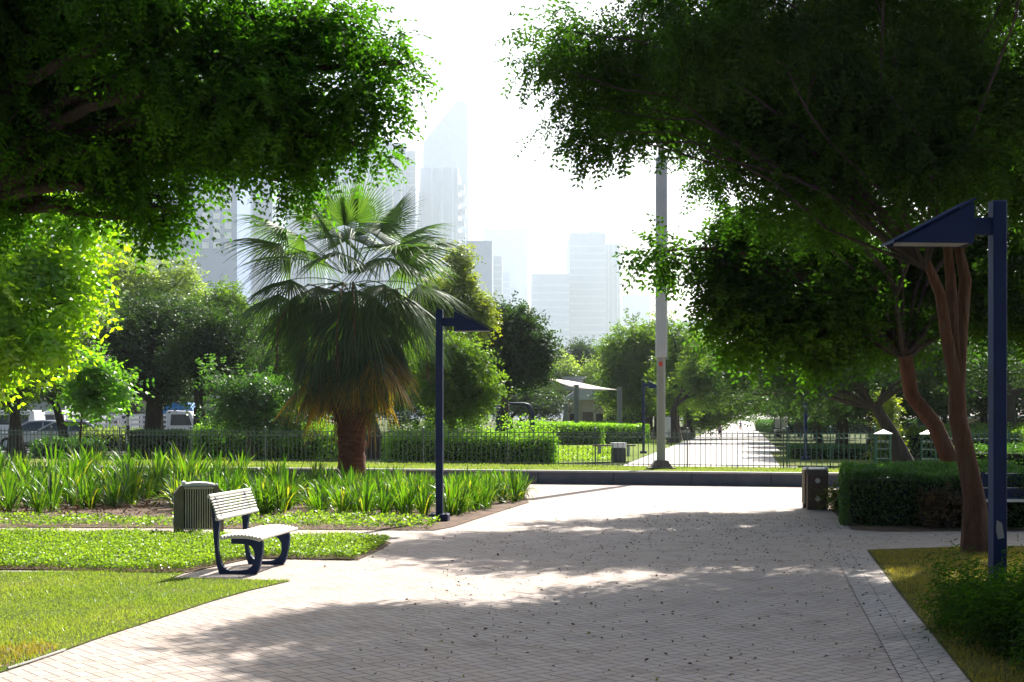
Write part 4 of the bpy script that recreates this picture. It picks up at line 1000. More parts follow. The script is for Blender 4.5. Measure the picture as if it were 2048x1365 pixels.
for i, Y in enumerate((70, 81, 93, 107, 125, 148, 180)):
    dup(av, (pathx(Y, 1)[1] + 3.2 + .5 * (i % 2), Y, 0), i * 1.3, '%s dark avenue tree from the railing on the right side of the long path' % ORD[i], scale=.95 + .08 * (i % 3))
for i, Y in enumerate((112, 130, 150, 176, 205)):
    dup(av, (pathx(Y, 0)[0] - 3.4, Y, 0), i * 1.7 + .5, '%s avenue tree on the left side of the long path, counting away from the railing' % (['first'] + ORD)[i], scale=1.0 + .07 * (i % 3))
for i, (x, Y) in enumerate(((13.5, 66), (19, 72), (24, 64), (16, 84), (30, 76), (22, 92), (36, 70))):
    dup(av, (x + 6, Y, 0), i * 2.1, '%s tree in the grove on the right, counting from the teal railing' % (['first'] + ORD)[i], 'grove trees on the right', scale=.9 + .12 * (i % 3))
pale = None
for i, (x, Y, s) in enumerate(((-62, 128, 1.1), (-52, 140, 1.3), (-42, 132, 1.2), (-33, 145, 1.3), (-24, 138, 1.2), (-15, 150, 1.2), (-7, 165, 1.3), (1, 180, 1.2), (9, 185, 1.4), (17, 190, 1.3), (48, 150, 1.5), (60, 140, 1.5), (58, 110, 1.4), (72, 130, 1.5), (47, 100, 1.2))):
    dup(av, (x, Y, 0), i * 1.9, 'hazy tree in the far belt closing off the park', 'far belt of hazy trees', scale=s)

# fallen leaves on the paving
g = np.random.default_rng(91)
pv = [G(960, 1075), G(1300, 1030), G(1660, 1030), G(1720, 1100), G(1960, 1380), (2.4, 8), (-1, 8), G(700, 1300)]
q1 = sample_poly(pv, 1500, g); q2 = sample_poly([G(1300, 1040), G(1690, 1040), G(1760, 1150), G(1100, 1150)], 520, g); q3 = sample_poly([G(500, 1180), G(860, 1070), G(1500, 980), G(1500, 1040)], 130, g); q4 = sample_poly([G(380, 1071), G(470, 1071), G(470, 1063), G(380, 1063)], 26, g)
q5 = sample_poly([G(1700, 1068), G(1990, 1068), G(1990, 1088), G(1725, 1092)], 70, g)
q = np.concatenate([q1, q2, q3, q4, q5]); n = len(q)
a = g.random(n) * 6.283; L = g.uniform(.014, .042, n); W = L * g.uniform(.3, .7, n)
d = np.stack([np.cos(a), np.sin(a), g.normal(size=n) * .25], 1) * L[:, None]; w = np.stack([-np.sin(a), np.cos(a), g.normal(size=n) * .4], 1) * W[:, None] * .5
b = np.concatenate([q, np.full((n, 1), .010)], 1); curl = np.zeros((n, 3)); curl[:, 2] = L * g.uniform(.05, .5, n)
V = np.stack([b, b + d * .5 + w + curl, b + d + curl * .3, b + d * .5 - w + curl * .6], 1).reshape(-1, 3)
tag(link('fallen_leaves', np_mesh('fallen_leaves', V, np.arange(4 * n).reshape(n, 4), g.random(n)), M['litter']), 'small curled dark leaves scattered over the paving', 'fallen leaves', kind='stuff')

# ================================================================ SHADE SAIL, KIOSK, GAZEBO, SWINGS
M['postgrey'] = mottled('sail_post_paint', (.16, .17, .15), (.22, .23, .20), 3, .6)
M['sailtan'] = mottled('tan_sail', (.52, .43, .37), (.60, .50, .43), 2, .8)
M['sailgreen'] = mottled('mint_sail', (.50, .60, .58), (.58, .68, .65), 2, .8)
M['beige'] = mottled('beige_wall', (.36, .30, .25), (.44, .37, .31), 1.5, .85)
M['brown'] = mottled('brown_panel', (.10, .06, .06), (.14, .085, .08), 3, .7)
M['roofgrey'] = mottled('pale_roof', (.40, .40, .42), (.5, .5, .52), 2, .7)
t = thing('park_bench', 'low brown backless plank bench on the far lawn behind the white-topped bin', 'bench', (P(1228, 1, 60)[0], 60, .02))
MB().bbox((0, 0, .44), (1.8, .4, .06), .01).build('seat', M['brown'], t)
for x in (-.6, .6): MB().bbox((x, 0, .205), (.12, .34, .41), .02).build('leg', M['sleeve'], t)
def sail(label, pts, sag, mat, n=14):
    a, b, c, d = [Vector(p) for p in pts]; V = []; Fc = []
    for i in range(n + 1):
        for j in range(n + 1):
            u, v = i / n, j / n
            p = a.lerp(b, u).lerp(d.lerp(c, u), v); s = (1 - (2 * u - 1) ** 2) * (1 - (2 * v - 1) ** 2)
            e = ((1 - (2 * u - 1) ** 2) + (1 - (2 * v - 1) ** 2)) * .5 * (1 - s)
            cen = (a + b + c + d) / 4; p = p.lerp(Vector((cen.x, cen.y, p.z)), .10 * e)
            V.append(tuple(p + Vector((0, 0, -sag * s))))
    for i in range(n):
        for j in range(n): q = i * (n + 1) + j; Fc.append((q, q + 1, q + n + 2, q + n + 1))
    me = bpy.data.meshes.new('membrane'); me.from_pydata(V, [], Fc); me.update()
    me.polygons.foreach_set('use_smooth', np.ones(len(me.polygons), bool))
    root = thing('shade_sail', label, 'shade sail', (0, 0, 0)); o = link('membrane', me, mat, root)
    so = o.modifiers.new('thick', 'SOLIDIFY'); so.thickness = .03
    return root
YP = 94
s1 = sail('tan fabric shade sail stretched over the play area', [P(1092, 757, YP - 3), P(1150, 780, YP), P(1236, 781, YP + 1), P(1120, 762, YP + 9)], -.15, M['sailtan'])
s2 = sail('mint fabric shade sail left of the tan one', [P(1092, 757, YP - 2.9), P(1000, 776, YP - 4), P(1020, 779, YP + 2), P(1146, 781, YP + .1)], -.25, M['sailgreen'])
def spost(label, px, Y, top):
    t = thing('sail_post', label, 'post', (P(px, 1, Y)[0], Y, 0), 0, 'posts of the shade sails')
    h = P(px, top, Y)[2]; MB().tube([(0, 0, 0), (0, 0, h)], .16, 12).build('pole', M['postgrey'], t, smooth=True)
    MB().tube([(0, 0, h), (0, 0, h + .03)], .175, 12).build('cap', M['postgrey'], t)
spost('thicker middle sail post where both sails meet', 1153, YP, 771)
spost('right-hand sail post at the tip of the tan sail', 1239, YP, 775)
spost('short sail post left of the middle one', 1132, 110, 808)
spost('sail post at the left end of the mint sail, behind the leafy tree', 996, 90, 777)
k = thing('kiosk', 'small beige kiosk building with a brown door behind the shade sail', 'kiosk', (P(1170, 1, 122)[0], 122, 0))
w = 72 / F * 122; h = P(0, 800, 122)[2]
MB().box((0, 2, h / 2), (w, 4, h)).build('wall', M['beige'], k)
mb = MB(); mb.prism([(-w / 2 - .4, 0), (w / 2 + .4, 0), (w * .2, .9), (-w * .2, .9)], (0, -.4, h), (1, 0, 0), (0, 0, 1), (0, 4.8, 0)); r_ = mb.build('roof', M['roofgrey'], k)
mb = MB(); mb.box((-w * .28, 2, h + 1.35), (1.5, 1.5, 1.1)); mb.box((-w * .28, 2, h + 1.95), (1.9, 1.9, .12)); mb.build('roof_vent', M['roofgrey'], k)
MB().box((.25, -.03, 1.05), (.9, .06, 2.1)).build('door', M['brown'], k)
for x in (-1.0, 1.25): MB().box((x, -.03, 1.5), (.6, .05, .9)).build('window', M['dark'], k)
t = thing('gazebo', 'dark little gazebo with a shallow pyramid roof behind the tall mast', 'gazebo', (P(1345, 1, 112)[0], 112, 0))
mb = MB(); hh = P(0, 822, 112)[2] - .25; c = 1.9
mb.add([(-c, -c, hh), (c, -c, hh), (c, c, hh), (-c, c, hh), (-.2, 0, hh + .75), (.2, 0, hh + .75)], [(0, 1, 2, 3), (0, 4, 5, 1), (1, 5, 2), (2, 5, 4, 3), (3, 4, 0)]); mb.build('roof', M['mast'], t)
for x in (-1.5, 1.5):
    for y in (-1.5, 1.5): MB().box((x, y, hh / 2), (.18, .18, hh)).build('post', M['black'], t)
mb = MB(); mb.box((0, 1.5, .5), (2.8, .06, .8)); mb.box((-1.5, 0, .5), (.06, 2.8, .8)); mb.build('railing', M['black'], t)
def swing(label, px, Y, wpx, top, rz=0):
    t = thing('play_frame', label, 'play frame', (P(px, 1, Y)[0], Y, 0), rz)
    w = wpx / F * Y; h = P(0, top, Y)[2]
    for y in (-.6, .6):
        mb = MB(); pts = [(-w / 2 - .15, y, 0), (-w / 2, y, h - .5)] + [(-w / 2 + .5 - .5 * math.cos(a), y, h - .5 + .5 * math.sin(a)) for a in (.5, 1.0, 1.57)] + [(w / 2 - .5 + .5 * math.sin(a), y, h - .5 + .5 * math.cos(a)) for a in (0, .57, 1.07)] + [(w / 2, y, h - .5), (w / 2 + .15, y, 0)]
        mb.tube(pts, .075, 10); mb.build('arch', M['navy'], t, smooth=True)
    mb = MB()
    for k in range(6): mb.tube([(-w / 2 + .5 + (w - 1) * k / 5, -.6, h), (-w / 2 + .5 + (w - 1) * k / 5, .6, h)], .03, 6)
    mb.build('rung', M['navy'], t)
swing('taller dark blue arched climbing frame in the play area', 1030, 84, 66, 808, .1)
swing('lower dark blue arched frame left of the taller one', 985, 80, 58, 818, .1)

# ================================================================ STREET
M['carsilver'] = mottled('silver_car_paint', (.45, .46, .48), (.50, .51, .53), 1, .25, metal=.4, bs=.02)
M['cardark'] = mottled('dark_car_paint', (.03, .04, .07), (.05, .06, .10), 1, .25, bs=.02)
M['carwhite'] = mottled('white_car_paint', (.62, .63, .64), (.70, .70, .71), 1, .35, bs=.02)
M['glass'] = mottled('car_glass', (.05, .06, .07), (.08, .09, .10), 1, .1, bs=.0)
M['rubber'] = mottled('tyre_rubber', (.015, .015, .015), (.03, .03, .03), 3, .85)
M['chrome'] = mottled('lamp_glass', (.6, .6, .6), (.75, .75, .75), 3, .2, metal=.5)
def wheels(t, xs, w, r):
    for x in xs:
        for y in (-w / 2 + .1, w / 2 - .1):
            o = MB().tube([(x, y - .1, r), (x, y + .1, r)], r, 18).build('wheel', M['rubber'], t)
            MB().tube([(x, y - .11, r), (x, y + .11, r)], r * .58, 14).build('rim', M['silver'], o)
def sedan(label, loc, rz, mat, group=None):
    t = thing('parked_car', label, 'car', loc, rz, group); w = 1.76
    prof = [(-2.25, .35), (2.2, .35), (2.28, .62), (2.1, .80), (1.15, .93), (-1.55, .98), (-2.2, .92), (-2.3, .6)]
    mb = MB(); mb.prism(prof, (0, -w / 2, 0), (1, 0, 0), (0, 0, 1), (0, w, 0)); o = mb.build('body', mat, t)
    bv = o.modifiers.new('b', 'BEVEL'); bv.width = .06; bv.segments = 2
    a, b = w / 2 - .04, w / 2 - .24
    xs0, xs1, xt0, xt1 = -1.85, 1.2, -1.05, .40
    V = [(xs0, -a, .95), (xs1, -a, .90), (xs1, a, .90), (xs0, a, .95), (xt0, -b, 1.40), (xt1, -b, 1.40), (xt1, b, 1.40), (xt0, b, 1.40)]
    mb = MB(); mb.add(V, [(0, 1, 5, 4), (1, 2, 6, 5), (2, 3, 7, 6), (3, 0, 4, 7), (4, 5, 6, 7), (3, 2, 1, 0)]); mb.build('window', M['glass'], t)
    mb = MB()
    rr = [(-1.85, .96), (-1.4, 1.22), (-1.05, 1.40), (-.3, 1.455), (.4, 1.41), (.85, 1.16), (1.2, .92)]
    for s in (-1, 1):
        yy = [a, a - .1, b, b, b, a - .1, a]
        mb.tube([(x, s * y, z) for (x, z), y in zip(rr, yy)], .045, 6); mb.tube([(-.35, s * a, .93), (-.32, s * b, 1.42)], .035, 6)
    mb.prism([(-1.08, 1.39), (.42, 1.39), (.3, 1.44), (-.3, 1.47), (-.9, 1.44)], (0, -b, 0), (1, 0, 0), (0, 0, 1), (0, 2 * b, 0)); mb.build('roof', mat, t)
    for s in (-1, 1): MB().bbox((2.2, s * .65, .66), (.14, .34, .14), .03).build('headlight', M['chrome'], t)
    wheels(t, (-1.4, 1.4), w, .32); return t
sx = lambda px, Y: (P(px, 1, Y)[0], Y, .02)
sedan('silver sedan parked nearest behind the left railing', sx(82, 71), R(180), M['carsilver'])
sedan('second silver sedan, mostly hidden behind the sapling', sx(160, 70), R(3), M['carsilver'])
sedan('dark blue car behind the nearest silver sedan', sx(76, 80), R(180), M['cardark'])
def truck(label, loc, rz, slat, L=5.2):
    t = thing('parked_truck', label, 'truck', loc, rz); w = 1.9
    mb = MB(); mb.prism([(.9, .5), (2.6, .5), (2.62, 1.0), (2.2, 1.95), (1.0, 2.0), (.9, 1.9)], (0, -w / 2, 0), (1, 0, 0), (0, 0, 1), (0, w, 0)); o = mb.build('cab', M['carwhite'], t)
    bv = o.modifiers.new('b', 'BEVEL'); bv.width = .07; bv.segments = 2
    for s in (-1, 1): MB().prism([(1.15, 1.2), (2.3, 1.2), (2.1, 1.78), (1.2, 1.78)], (0, s * (w / 2 + .004) - .01, 0), (1, 0, 0), (0, 0, 1), (0, .02, 0)).build('window', M['glass'], t)
    m = Matrix.Rotation(R(-24), 3, 'Y'); MB().box((2.44, 0, 1.46), (.03, w - .3, .62), M=m).build('windscreen', M['glass'], t)
    MB().box((-.9, 0, .78), (3.5, w, .16)).build('bed', M['carwhite'], t)
    mb = MB()
    for s in (-1, 1):
        for z in (1.0, 1.25, 1.5, 1.75): mb.box((-.9, s * (w / 2 - .03), z), (3.45, .04, .10 if slat == 'board' else .05))
        for k in range(7): mb.box((-2.55 + k * .55, s * (w / 2 - .03), 1.32), (.05, .05, 1.0))
        if slat != 'board':
            for k in range(6):
                for q in (1, -1): mb.tube([(-2.55 + k * .55, s * (w / 2), 1.32 - .45 * q), (-2.0 + k * .55, s * (w / 2), 1.32 + .45 * q)], .018, 5)
    mb.prism([(-2.62, .72), (-2.58, .72), (-2.58, 1.8), (-2.62, 1.8)], (0, -w / 2, 0), (1, 0, 0), (0, 0, 1), (0, w, 0)); mb.build('side_rails', M['carwhite'], t)
    if slat != 'board': MB().bbox((-.9, 0, 1.2), (1.6, 1.3, .7), .03).build('load', M['brown'], t)
    wheels(t, (-1.6, 1.75), w, .36); return t
truck('white pickup truck with a lattice-sided bed carrying a brown load', sx(172, 77), R(180), 'lattice')
truck('white lorry with horizontal board sides between the two thick-trunked trees', sx(306, 76), R(0), 'board')
def van(label, loc, rz):
    t = thing('parked_van', label, 'van', loc, rz); w = 1.8
    mb = MB(); mb.prism([(-2.3, .4), (2.3, .4), (2.35, .9), (1.75, 1.2), (1.3, 1.95), (-2.25, 2.0), (-2.35, 1.0)], (0, -w / 2, 0), (1, 0, 0), (0, 0, 1), (0, w, 0)); o = mb.build('body', M['carwhite'], t)
    bv = o.modifiers.new('b', 'BEVEL'); bv.width = .07; bv.segments = 2
    for s in (-1, 1):
        for x0, x1 in ((-2.0, -1.1), (-1.0, .1), (.2, 1.2)): MB().box(((x0 + x1) / 2, s * (w / 2 + .005), 1.5), (x1 - x0, .02, .5)).build('window', M['glass'], t)
    wheels(t, (-1.5, 1.5), w, .34); return t
van('white van at the far side of the street behind the dark blue car', sx(40, 87), 0)
van('white van far left, cut by the edge of the picture', sx(-8, 74), R(180))
M['blueawn'] = mottled('blue_awning', (.03, .16, .42), (.05, .22, .50), 2, .7)
t = thing('street_stall', 'blue-roofed stall across the street behind the thick-trunked trees', 'stall', sx(363, 90))
mb = MB(); mb.prism([(-1.1, 1.85), (1.1, 1.85), (.6, 2.55), (-.6, 2.55)], (0, -1, 0), (1, 0, 0), (0, 0, 1), (0, 2, 0)); mb.build('awning', M['blueawn'], t)
for x in (-1, 1):
    for y in (-.9, .9): MB().box((x, y, .93), (.06, .06, 1.86)).build('post', M['mast'], t)
MB().box((0, -.6, .5), (1.9, .5, .9)).build('counter', M['carwhite'], t)
def lowbuild(label, px0, px1, Y, top, mat, n):
    x0, x1 = P(px0, 1, Y)[0], P(px1, 1, Y)[0]; h = P(0, top, Y)[2]
    t = thing('low_building', label, 'building', ((x0 + x1) / 2, Y, 0)); w = x1 - x0
    MB().box((0, 4, h / 2), (w, 8, h)).build('wall', mat, t); MB().box((0, 4, h + .1), (w + .6, 8.6, .2)).build('roof', M['roofgrey'], t)
    for k in range(n): MB().box((-w / 2 + (k + .5) * w / n, -.03, 1.4), (w / n * .55, .06, 1.5)).build('shutter', M['mast'] if k % 2 else M['glass'], t)
lowbuild('pale low shop building across the street at the far left', -120, 130, 112, 792, M['roofgrey'], 6)
lowbuild('greyish low shop building across the street behind the trucks', 150, 480, 120, 797, M['beige'], 8)
lowbuild('low pinkish wall-like building at the right edge beyond the trees', 2005, 2200, 92, 838, M['beige'], 5)

# ================================================================ SKYLINE
M['tw_blue'] = mottled('blue_grey_cladding', (.16, .25, .46), (.20, .29, .50), .05, .6)
M['tw_pale'] = mottled('pale_cladding', (.34, .43, .56), (.40, .48, .60), .05, .6)
M['tw_pane'] = mottled('pale_window_panes', (.72, .75, .78), (.80, .82, .84), .2, .4)
M['tw_band'] = mottled('slab_edges', (.44, .51, .62), (.50, .57, .67), .1, .7)
M['tw_glass'] = mottled('blue_tower_glass', (.26, .36, .48), (.31, .41, .52), .1, .3)
TK = 10.0
def tower(label, px0, px1, top, Y, depth=18, mat='tw_pale', floors=3.4, bands=True, fins=0, roof=None, rz=0, tk=None):
    tk = tk or (6.0 if px0 < 560 else 8.0 if px0 < 940 else TK)
    Y *= tk; depth *= tk; floors *= 3.2 * tk / 8
    x0, x1 = P(px0, 1, Y)[0], P(px1, 1, Y)[0]; h = P(0, top, Y)[2]; w = x1 - x0
    t = thing('tower_block', label, 'tower block', ((x0 + x1) / 2, Y + depth / 2, 0), rz)
    MB().bbox((0, 0, h / 2), (w, depth, h), .3).build('body', M[mat], t)
    if bands:
        mb = MB(); n = int(h / floors)
        for k in range(2, n): mb.box((0, 0, k * floors), (w + .5, depth + .5, floors * .28))
        mb.build('floor_bands', M['tw_band'], t)
    if fins:
        mb = MB()
        for k in range(fins): mb.box((-w / 2 + (k + .5) * w / fins, 0, h / 2), (w / fins * .22, depth + .9, h - 1))
        mb.build('fins', M['tw_band'], t)
    if roof:
        mb = MB()
        for (fx, fw, fh) in roof: mb.box((fx * w, 0, h + fh / 2), (fw * w, depth * .5, fh))
        mb.build('roof_block', M['tw_pale'], t)
    return t, w, h
t, w, h = tower('blue-grey tower with a grid of square white windows left of the palm', 372, 474, 330, 250, 16, 'tw_blue', bands=False)
sW = 250 * 6.0 / F
for r_ in range(8):
    for c_ in range(3):
        MB().box(((c_ * 22.5 + 411 - 423) * sW, -8.0 * 6.0 - .1, h - (24 + r_ * 19.6) * sW), (13.5 * sW, .5, 12.5 * sW)).build('window', M['tw_pane'], t)
tower('slim pale tower attached to the left of the blue-grey windowed one', 338, 372, 340, 252, 14, 'tw_pale', 3.0, True, 3)
tower('white tower with stepped balconies seen through the leaves at the left', 228, 292, 330, 240, 16, 'tw_band', 3.2, True, 4)
tower('pale tower with thin vertical ribs directly left of the palm crown', 476, 545, 300, 270, 16, 'tw_pale', 3.4, False, 7)
tower('pale tower between the ribbed one and the palm top', 560, 650, 250, 300, 18, 'tw_pale', 3.4, True, 3)
tower('broad pale blue tower behind the top of the palm', 655, 812, 286, 280, 20, 'tw_blue', 3.6, False, 9, [(.0, .5, 8)])
tower('narrow setback tower attached to the right of the broad one', 812, 831, 302, 282, 14, 'tw_pale')
t, w, h = tower('mint-white tower with saw-tooth balconies right of the broad one', 832, 916, 336, 300, 20, 'tw_glass', 3.4, False, 4)
mb = MB()
for k in range(12): mb.box((w / 2 + 5 + .9 * (k % 3), -44, h - 30 - k * 20.5), (11.5, 41, 9.6))
mb.build('balconies', M['tw_band'], t)
t, w, h = tower('very faint tallest tower with a slanted top behind the others', 846, 936, 285, 345, 20, 'tw_glass', 3.6, False)
mb = MB(); mb.prism([(-w / 2, h), (w / 2, h), (w / 2, h + 77), (w * .25, h + 81)], (0, -77, 0), (1, 0, 0), (0, 0, 1), (0, 154, 0)); mb.build('slanted_crown', M['tw_glass'], t)
tower('blue-grey slab block right of the palm crown', 932, 984, 482, 230, 16, 'tw_blue', 3.3, False)
for j, (a, b_, tp) in enumerate(((986, 1004, 512), (1006, 1020, 545), (1022, 1034, 575))):
    tower('%s step of the receding balconied block right of the palm' % ('highest', 'middle', 'lowest')[j], a, b_, tp, 245 + 18 * j, 14, 'tw_pale', 3.0, True)
tower('faint slab tower behind the receding balconied block', 966, 1056, 458, 340, 16, 'tw_pale', 3.4, False)
tower('pale slab tower alone in the gap left of the tall mast', 1140, 1212, 466, 270, 16, 'tw_pale', 3.4, True, 0, [(.2, .3, 9)])
tower('narrower wing attached to the right of the lone slab tower', 1212, 1240, 488, 274, 14, 'tw_glass', 3.4, False, 3)
tower('low broad block at the foot of the lone slab tower', 1064, 1139, 548, 262, 18, 'tw_pale', 3.4, True)
tower('faint low block behind the tall mast', 1246, 1300, 590, 330, 16, 'tw_pale', 3.4, False)
tower('faint broad block seen low to the right of the tall mast', 1340, 1420, 640, 340, 16, 'tw_pale', 3.4, True)

# ================================================================ CYCLISTS
M['skin'] = mottled('skin', (.30, .17, .11), (.36, .21, .14), 10, .6, bs=.05)
M['hair'] = mottled('dark_hair', (.01, .008, .006), (.02, .015, .012), 20, .6)
M['shirtdark'] = mottled('dark_shirt', (.05, .05, .07), (.08, .08, .10), 10, .85)
M['shirtmauve'] = mottled('mauve_shirt', (.22, .18, .22), (.28, .23, .27), 10, .85)
M['trousers'] = mottled('dark_trousers', (.03, .03, .04), (.05, .05, .06), 10, .85)
def skinned(name, verts, edges, radii, mat, parent, root_i=0):
    me = bpy.data.meshes.new(name); me.from_pydata(verts, edges, []); me.update()
    o = link(name, me, mat, parent)
    m = o.modifiers.new('skin', 'SKIN'); m.use_smooth_shade = True
    for i, r in enumerate(radii):
        v = me.skin_vertices[0].data[i]; v.radius = (r, r) if not hasattr(r, '__len__') else r; v.use_root = (i == root_i)
    s = o.modifiers.new('sub', 'SUBSURF'); s.levels = 1; s.render_levels = 1
    return o
def cyclist(plabel, blabel, loc, rz, sc, shirt):
    b = thing('bicycle', blabel, 'bicycle', loc, rz); b.scale = (sc,) * 3
    r = .29
    for x in (-.46, .48):
        o = MB().tube([(x + r * math.cos(a), 0, r + r * math.sin(a)) for a in [2 * math.pi * k / 20 for k in range(21)]], .024, 6, False).build('wheel', M['rubber'], b, smooth=True)
        mb = MB()
        for k in range(8): a = math.pi * k / 8; mb.tube([(x - r * math.cos(a), 0, r - r * math.sin(a)), (x + r * math.cos(a), 0, r + r * math.sin(a))], .003, 3)
        mb.build('spokes', M['silver'], o)
    mb = MB()
    for a_, b_ in (((-.46, 0, r), (-.05, 0, .30)), ((-.46, 0, r), (-.16, 0, .62)), ((-.05, 0, .30), (-.18, 0, .70)), ((-.05, 0, .30), (.34, 0, .66)), ((-.16, 0, .62), (.34, 0, .68)), ((.34, 0, .72), (.48, 0, r))): mb.tube([a_, b_], .018, 7)
    mb.build('frame', M['red'], b)
    mb = MB(); mb.tube([(.34, 0, .70), (.32, 0, .86)], .016, 6); mb.tube([(.24, -.24, .88), (.32, -.1, .87), (.32, .1, .87), (.24, .24, .88)], .016, 6); mb.build('handlebar', M['black'], b)
    MB().bbox((-.19, 0, .715), (.24, .13, .05), .02).build('saddle', M['black'], b)
    mb = MB(); mb.tube([(-.05, -.09, .30), (-.05, .09, .30)], .015, 6); mb.box((.02, .13, .22), (.10, .07, .02)); mb.box((-.12, -.13, .38), (.10, .07, .02)); mb.build('pedals', M['black'], b)
    p = thing('person', plabel, 'person', loc, rz); p.scale = (sc,) * 3
    V = [(-.17, 0, .80), (-.13, 0, .93), (-.06, 0, 1.07), (-.02, 0, 1.18), (.0, 0, 1.25), (.03, 0, 1.36), (.05, 0, 1.44)]; E = [(0, 1), (1, 2), (2, 3), (3, 4), (4, 5), (5, 6)]; Rr = [.11, .10, .12, .11, .045, .085, .07]
    for s in (-1, 1):
        i = len(V); V += [(-.02, s * .14, 1.17), (.08, s * .20, 1.00), (.24, s * .22, .93)]; E += [(3, i), (i, i + 1), (i + 1, i + 2)]; Rr += [.05, .037, .028]
        for f in range(4): V.append((.29 + .02 * (f % 2), s * (.215 + .014 * (f - 1.5)), .885 - .004 * f)); E.append((i + 2, len(V) - 1)); Rr.append(.010)
        V.append((.26, s * .195, .89)); E.append((i + 2, len(V) - 1)); Rr.append(.011)
        kz = (.62, .50) if s > 0 else (.70, .56)
        i = len(V); fx, fz = ((.02, .27) if s > 0 else (-.12, .43))
        V += [(-.15, s * .09, .77), (.12, s * .11, kz[0]), (fx - .06, s * .12, fz), (fx + .08, s * .12, fz - .02)]; E += [(0, i), (i, i + 1), (i + 1, i + 2), (i + 2, i + 3)]; Rr += [.075, .055, .036, .03]
    skinned('body', V, E, Rr, M['skin'], p)
    V = [(-.17, 0, .82), (-.13, 0, .93), (-.06, 0, 1.07), (-.02, 0, 1.17), (-.005, 0, 1.21)]; E = [(0, 1), (1, 2), (2, 3), (3, 4)]; Rr = [.125, .12, .14, .125, .06]
    for s in (-1, 1): i = len(V); V += [(-.02, s * .14, 1.17), (.05, s * .19, 1.05)]; E += [(3, i), (i, i + 1)]; Rr += [.065, .055]
    skinned('shirt', V, E, Rr, shirt, p)
    V = [(-.17, 0, .82)]; E = []; Rr = [.128]
    for s in (-1, 1):
        i = len(V); kz = .62 if s > 0 else .70; fx, fz = ((.02, .27) if s > 0 else (-.12, .43))
        V += [(-.15, s * .09, .77), (.12, s * .11, kz), (.12 * .5 + (fx - .06) * .5, s * .115, (kz + fz) / 2)]; E += [(0, i), (i, i + 1), (i + 1, i + 2)]; Rr += [.09, .07, .055]
    skinned('trousers', V, E, Rr, M['trousers'], p)
    mb = MB(); mb.lathe([(0, .105), (.05, .095), (.085, .06), (.10, .0), (.098, -.05), (.08, -.06)], (.015, 0, 1.43), 14); mb.build('hair', M['hair'], p, smooth=True)
    mb = MB()
    for s in (-1, 1): mb.lathe([(0, .012), (.010, .006), (.012, 0), (.010, -.006), (0, -.012)], (.125, s * .035, 1.415), 8)
    mb.build('eyes', M['hair'], p)
    mb = MB(); mb.tube([(.12, 0, 1.41), (.145, 0, 1.375), (.12, 0, 1.365)], [.008, .016, .010], 6); mb.tube([(.112, -.025, 1.335), (.122, 0, 1.333), (.112, .025, 1.335)], .006, 5); mb.build('nose_and_mouth', M['skin'], p)
a = G(1440, 881); cyclist('child in a mauve-grey top on a bicycle, the nearer of two riders', 'small bicycle under the nearer rider on the long path', (a[0], a[1], .02), R(-97), .76, M['shirtmauve'])
a = G(1481, 863); cyclist('child in dark clothes cycling, the farther of the two riders on the long path', 'small bicycle under the farther rider on the long path', (a[0], a[1], .02), R(-120), .80, M['shirtdark'])

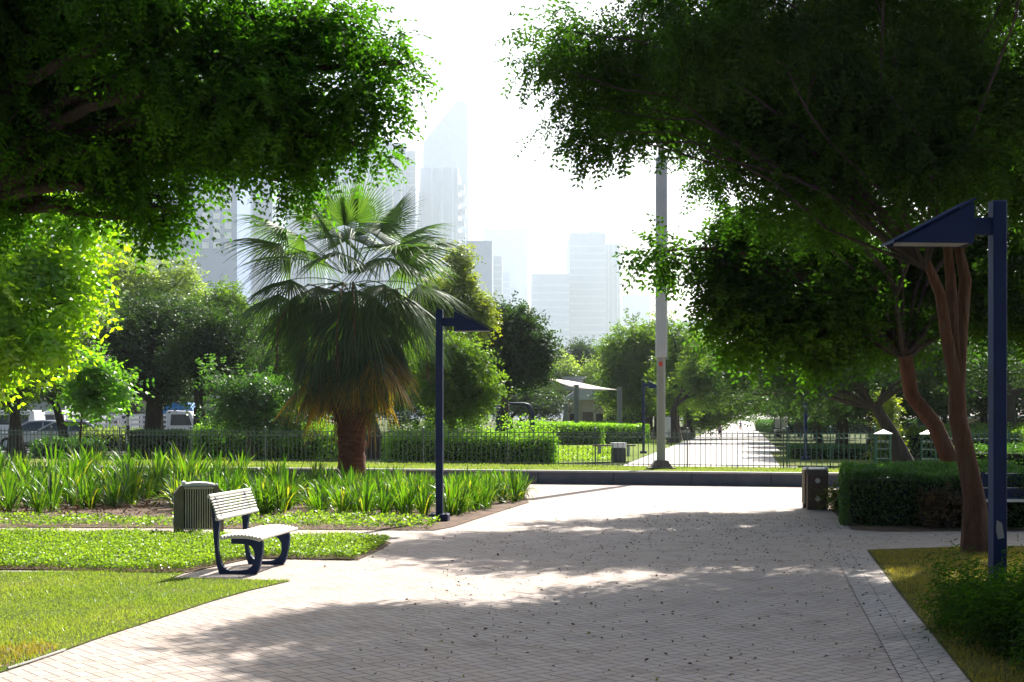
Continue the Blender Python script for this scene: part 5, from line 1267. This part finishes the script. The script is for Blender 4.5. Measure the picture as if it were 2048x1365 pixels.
# ================================================================ AIR, LIGHT, CAMERA
SUN_AZ, SUN_EL = R(22.5), R(42)
mb = MB(); mb.box((0, 2019, 379), (4404, 4162, 762)); hz = mb.build('haze', None)
hz['kind'] = 'stuff'; hz['label'] = 'pale morning haze over the park and the skyline'; hz['category'] = 'haze'
m, nt, n, l = newmat('haze_air'); pv_ = N(nt, 'ShaderNodeVolumePrincipled'); o = N(nt, 'ShaderNodeOutputMaterial'); l.new(pv_.outputs[0], o.inputs['Volume'])
pv_.inputs['Color'].default_value = (.82, .91, 1, 1); pv_.inputs['Density'].default_value = HAZE = .00012; pv_.inputs['Anisotropy'].default_value = .55
hz.data.materials.append(m)

w = bpy.data.worlds.new('World'); bpy.context.scene.world = w; w.use_nodes = True; nt = w.node_tree; nt.nodes.clear()
sk = N(nt, 'ShaderNodeTexSky', sky_type='NISHITA'); sk.sun_disc = False; sk.sun_elevation = SUN_EL; sk.sun_rotation = SUN_AZ
sk.air_density = 1.0; sk.dust_density = 3.0; sk.ozone_density = 1.0; sk.altitude = 0
bg = N(nt, 'ShaderNodeBackground'); bg.inputs[1].default_value = .06; o = N(nt, 'ShaderNodeOutputWorld')
nt.links.new(sk.outputs[0], bg.inputs[0]); nt.links.new(bg.outputs[0], o.inputs[0])
sd = bpy.data.lights.new('Sun', 'SUN'); sd.energy = 5.0; sd.angle = R(.5); sd.color = (1, .945, .86)
so = bpy.data.objects.new('Sun', sd); C.objects.link(so)
dirs = Vector((math.sin(SUN_AZ) * math.cos(SUN_EL), math.cos(SUN_AZ) * math.cos(SUN_EL), math.sin(SUN_EL)))
so.rotation_euler = dirs.to_track_quat('Z', 'Y').to_euler(); so.location = dirs * 50 + Vector((0, 30, 0))

cd = bpy.data.cameras.new('Camera'); cam = bpy.data.objects.new('Camera', cd); C.objects.link(cam)
cd.sensor_width = 36; cd.lens = F / 2048 * 36; cd.shift_y = (HY - 682.5) / 2048; cd.clip_end = 9000; cd.clip_start = .1
cam.location = (0, 0, H); cam.rotation_euler = (R(90), 0, 0)
sc = bpy.context.scene; sc.camera = cam
sc.render.engine = 'CYCLES'
cy = sc.cycles; cy.use_denoising = True; cy.max_bounces = 6; cy.diffuse_bounces = 2; cy.glossy_bounces = 2; cy.transmission_bounces = 4; cy.volume_bounces = 1; cy.transparent_max_bounces = 8
cy.sample_clamp_indirect = 6; cy.use_adaptive_sampling = True; cy.adaptive_threshold = .02
sc.view_settings.view_transform = 'Standard'; sc.view_settings.look = 'None'; sc.view_settings.gamma = 1; sc.view_settings.exposure = 1.45
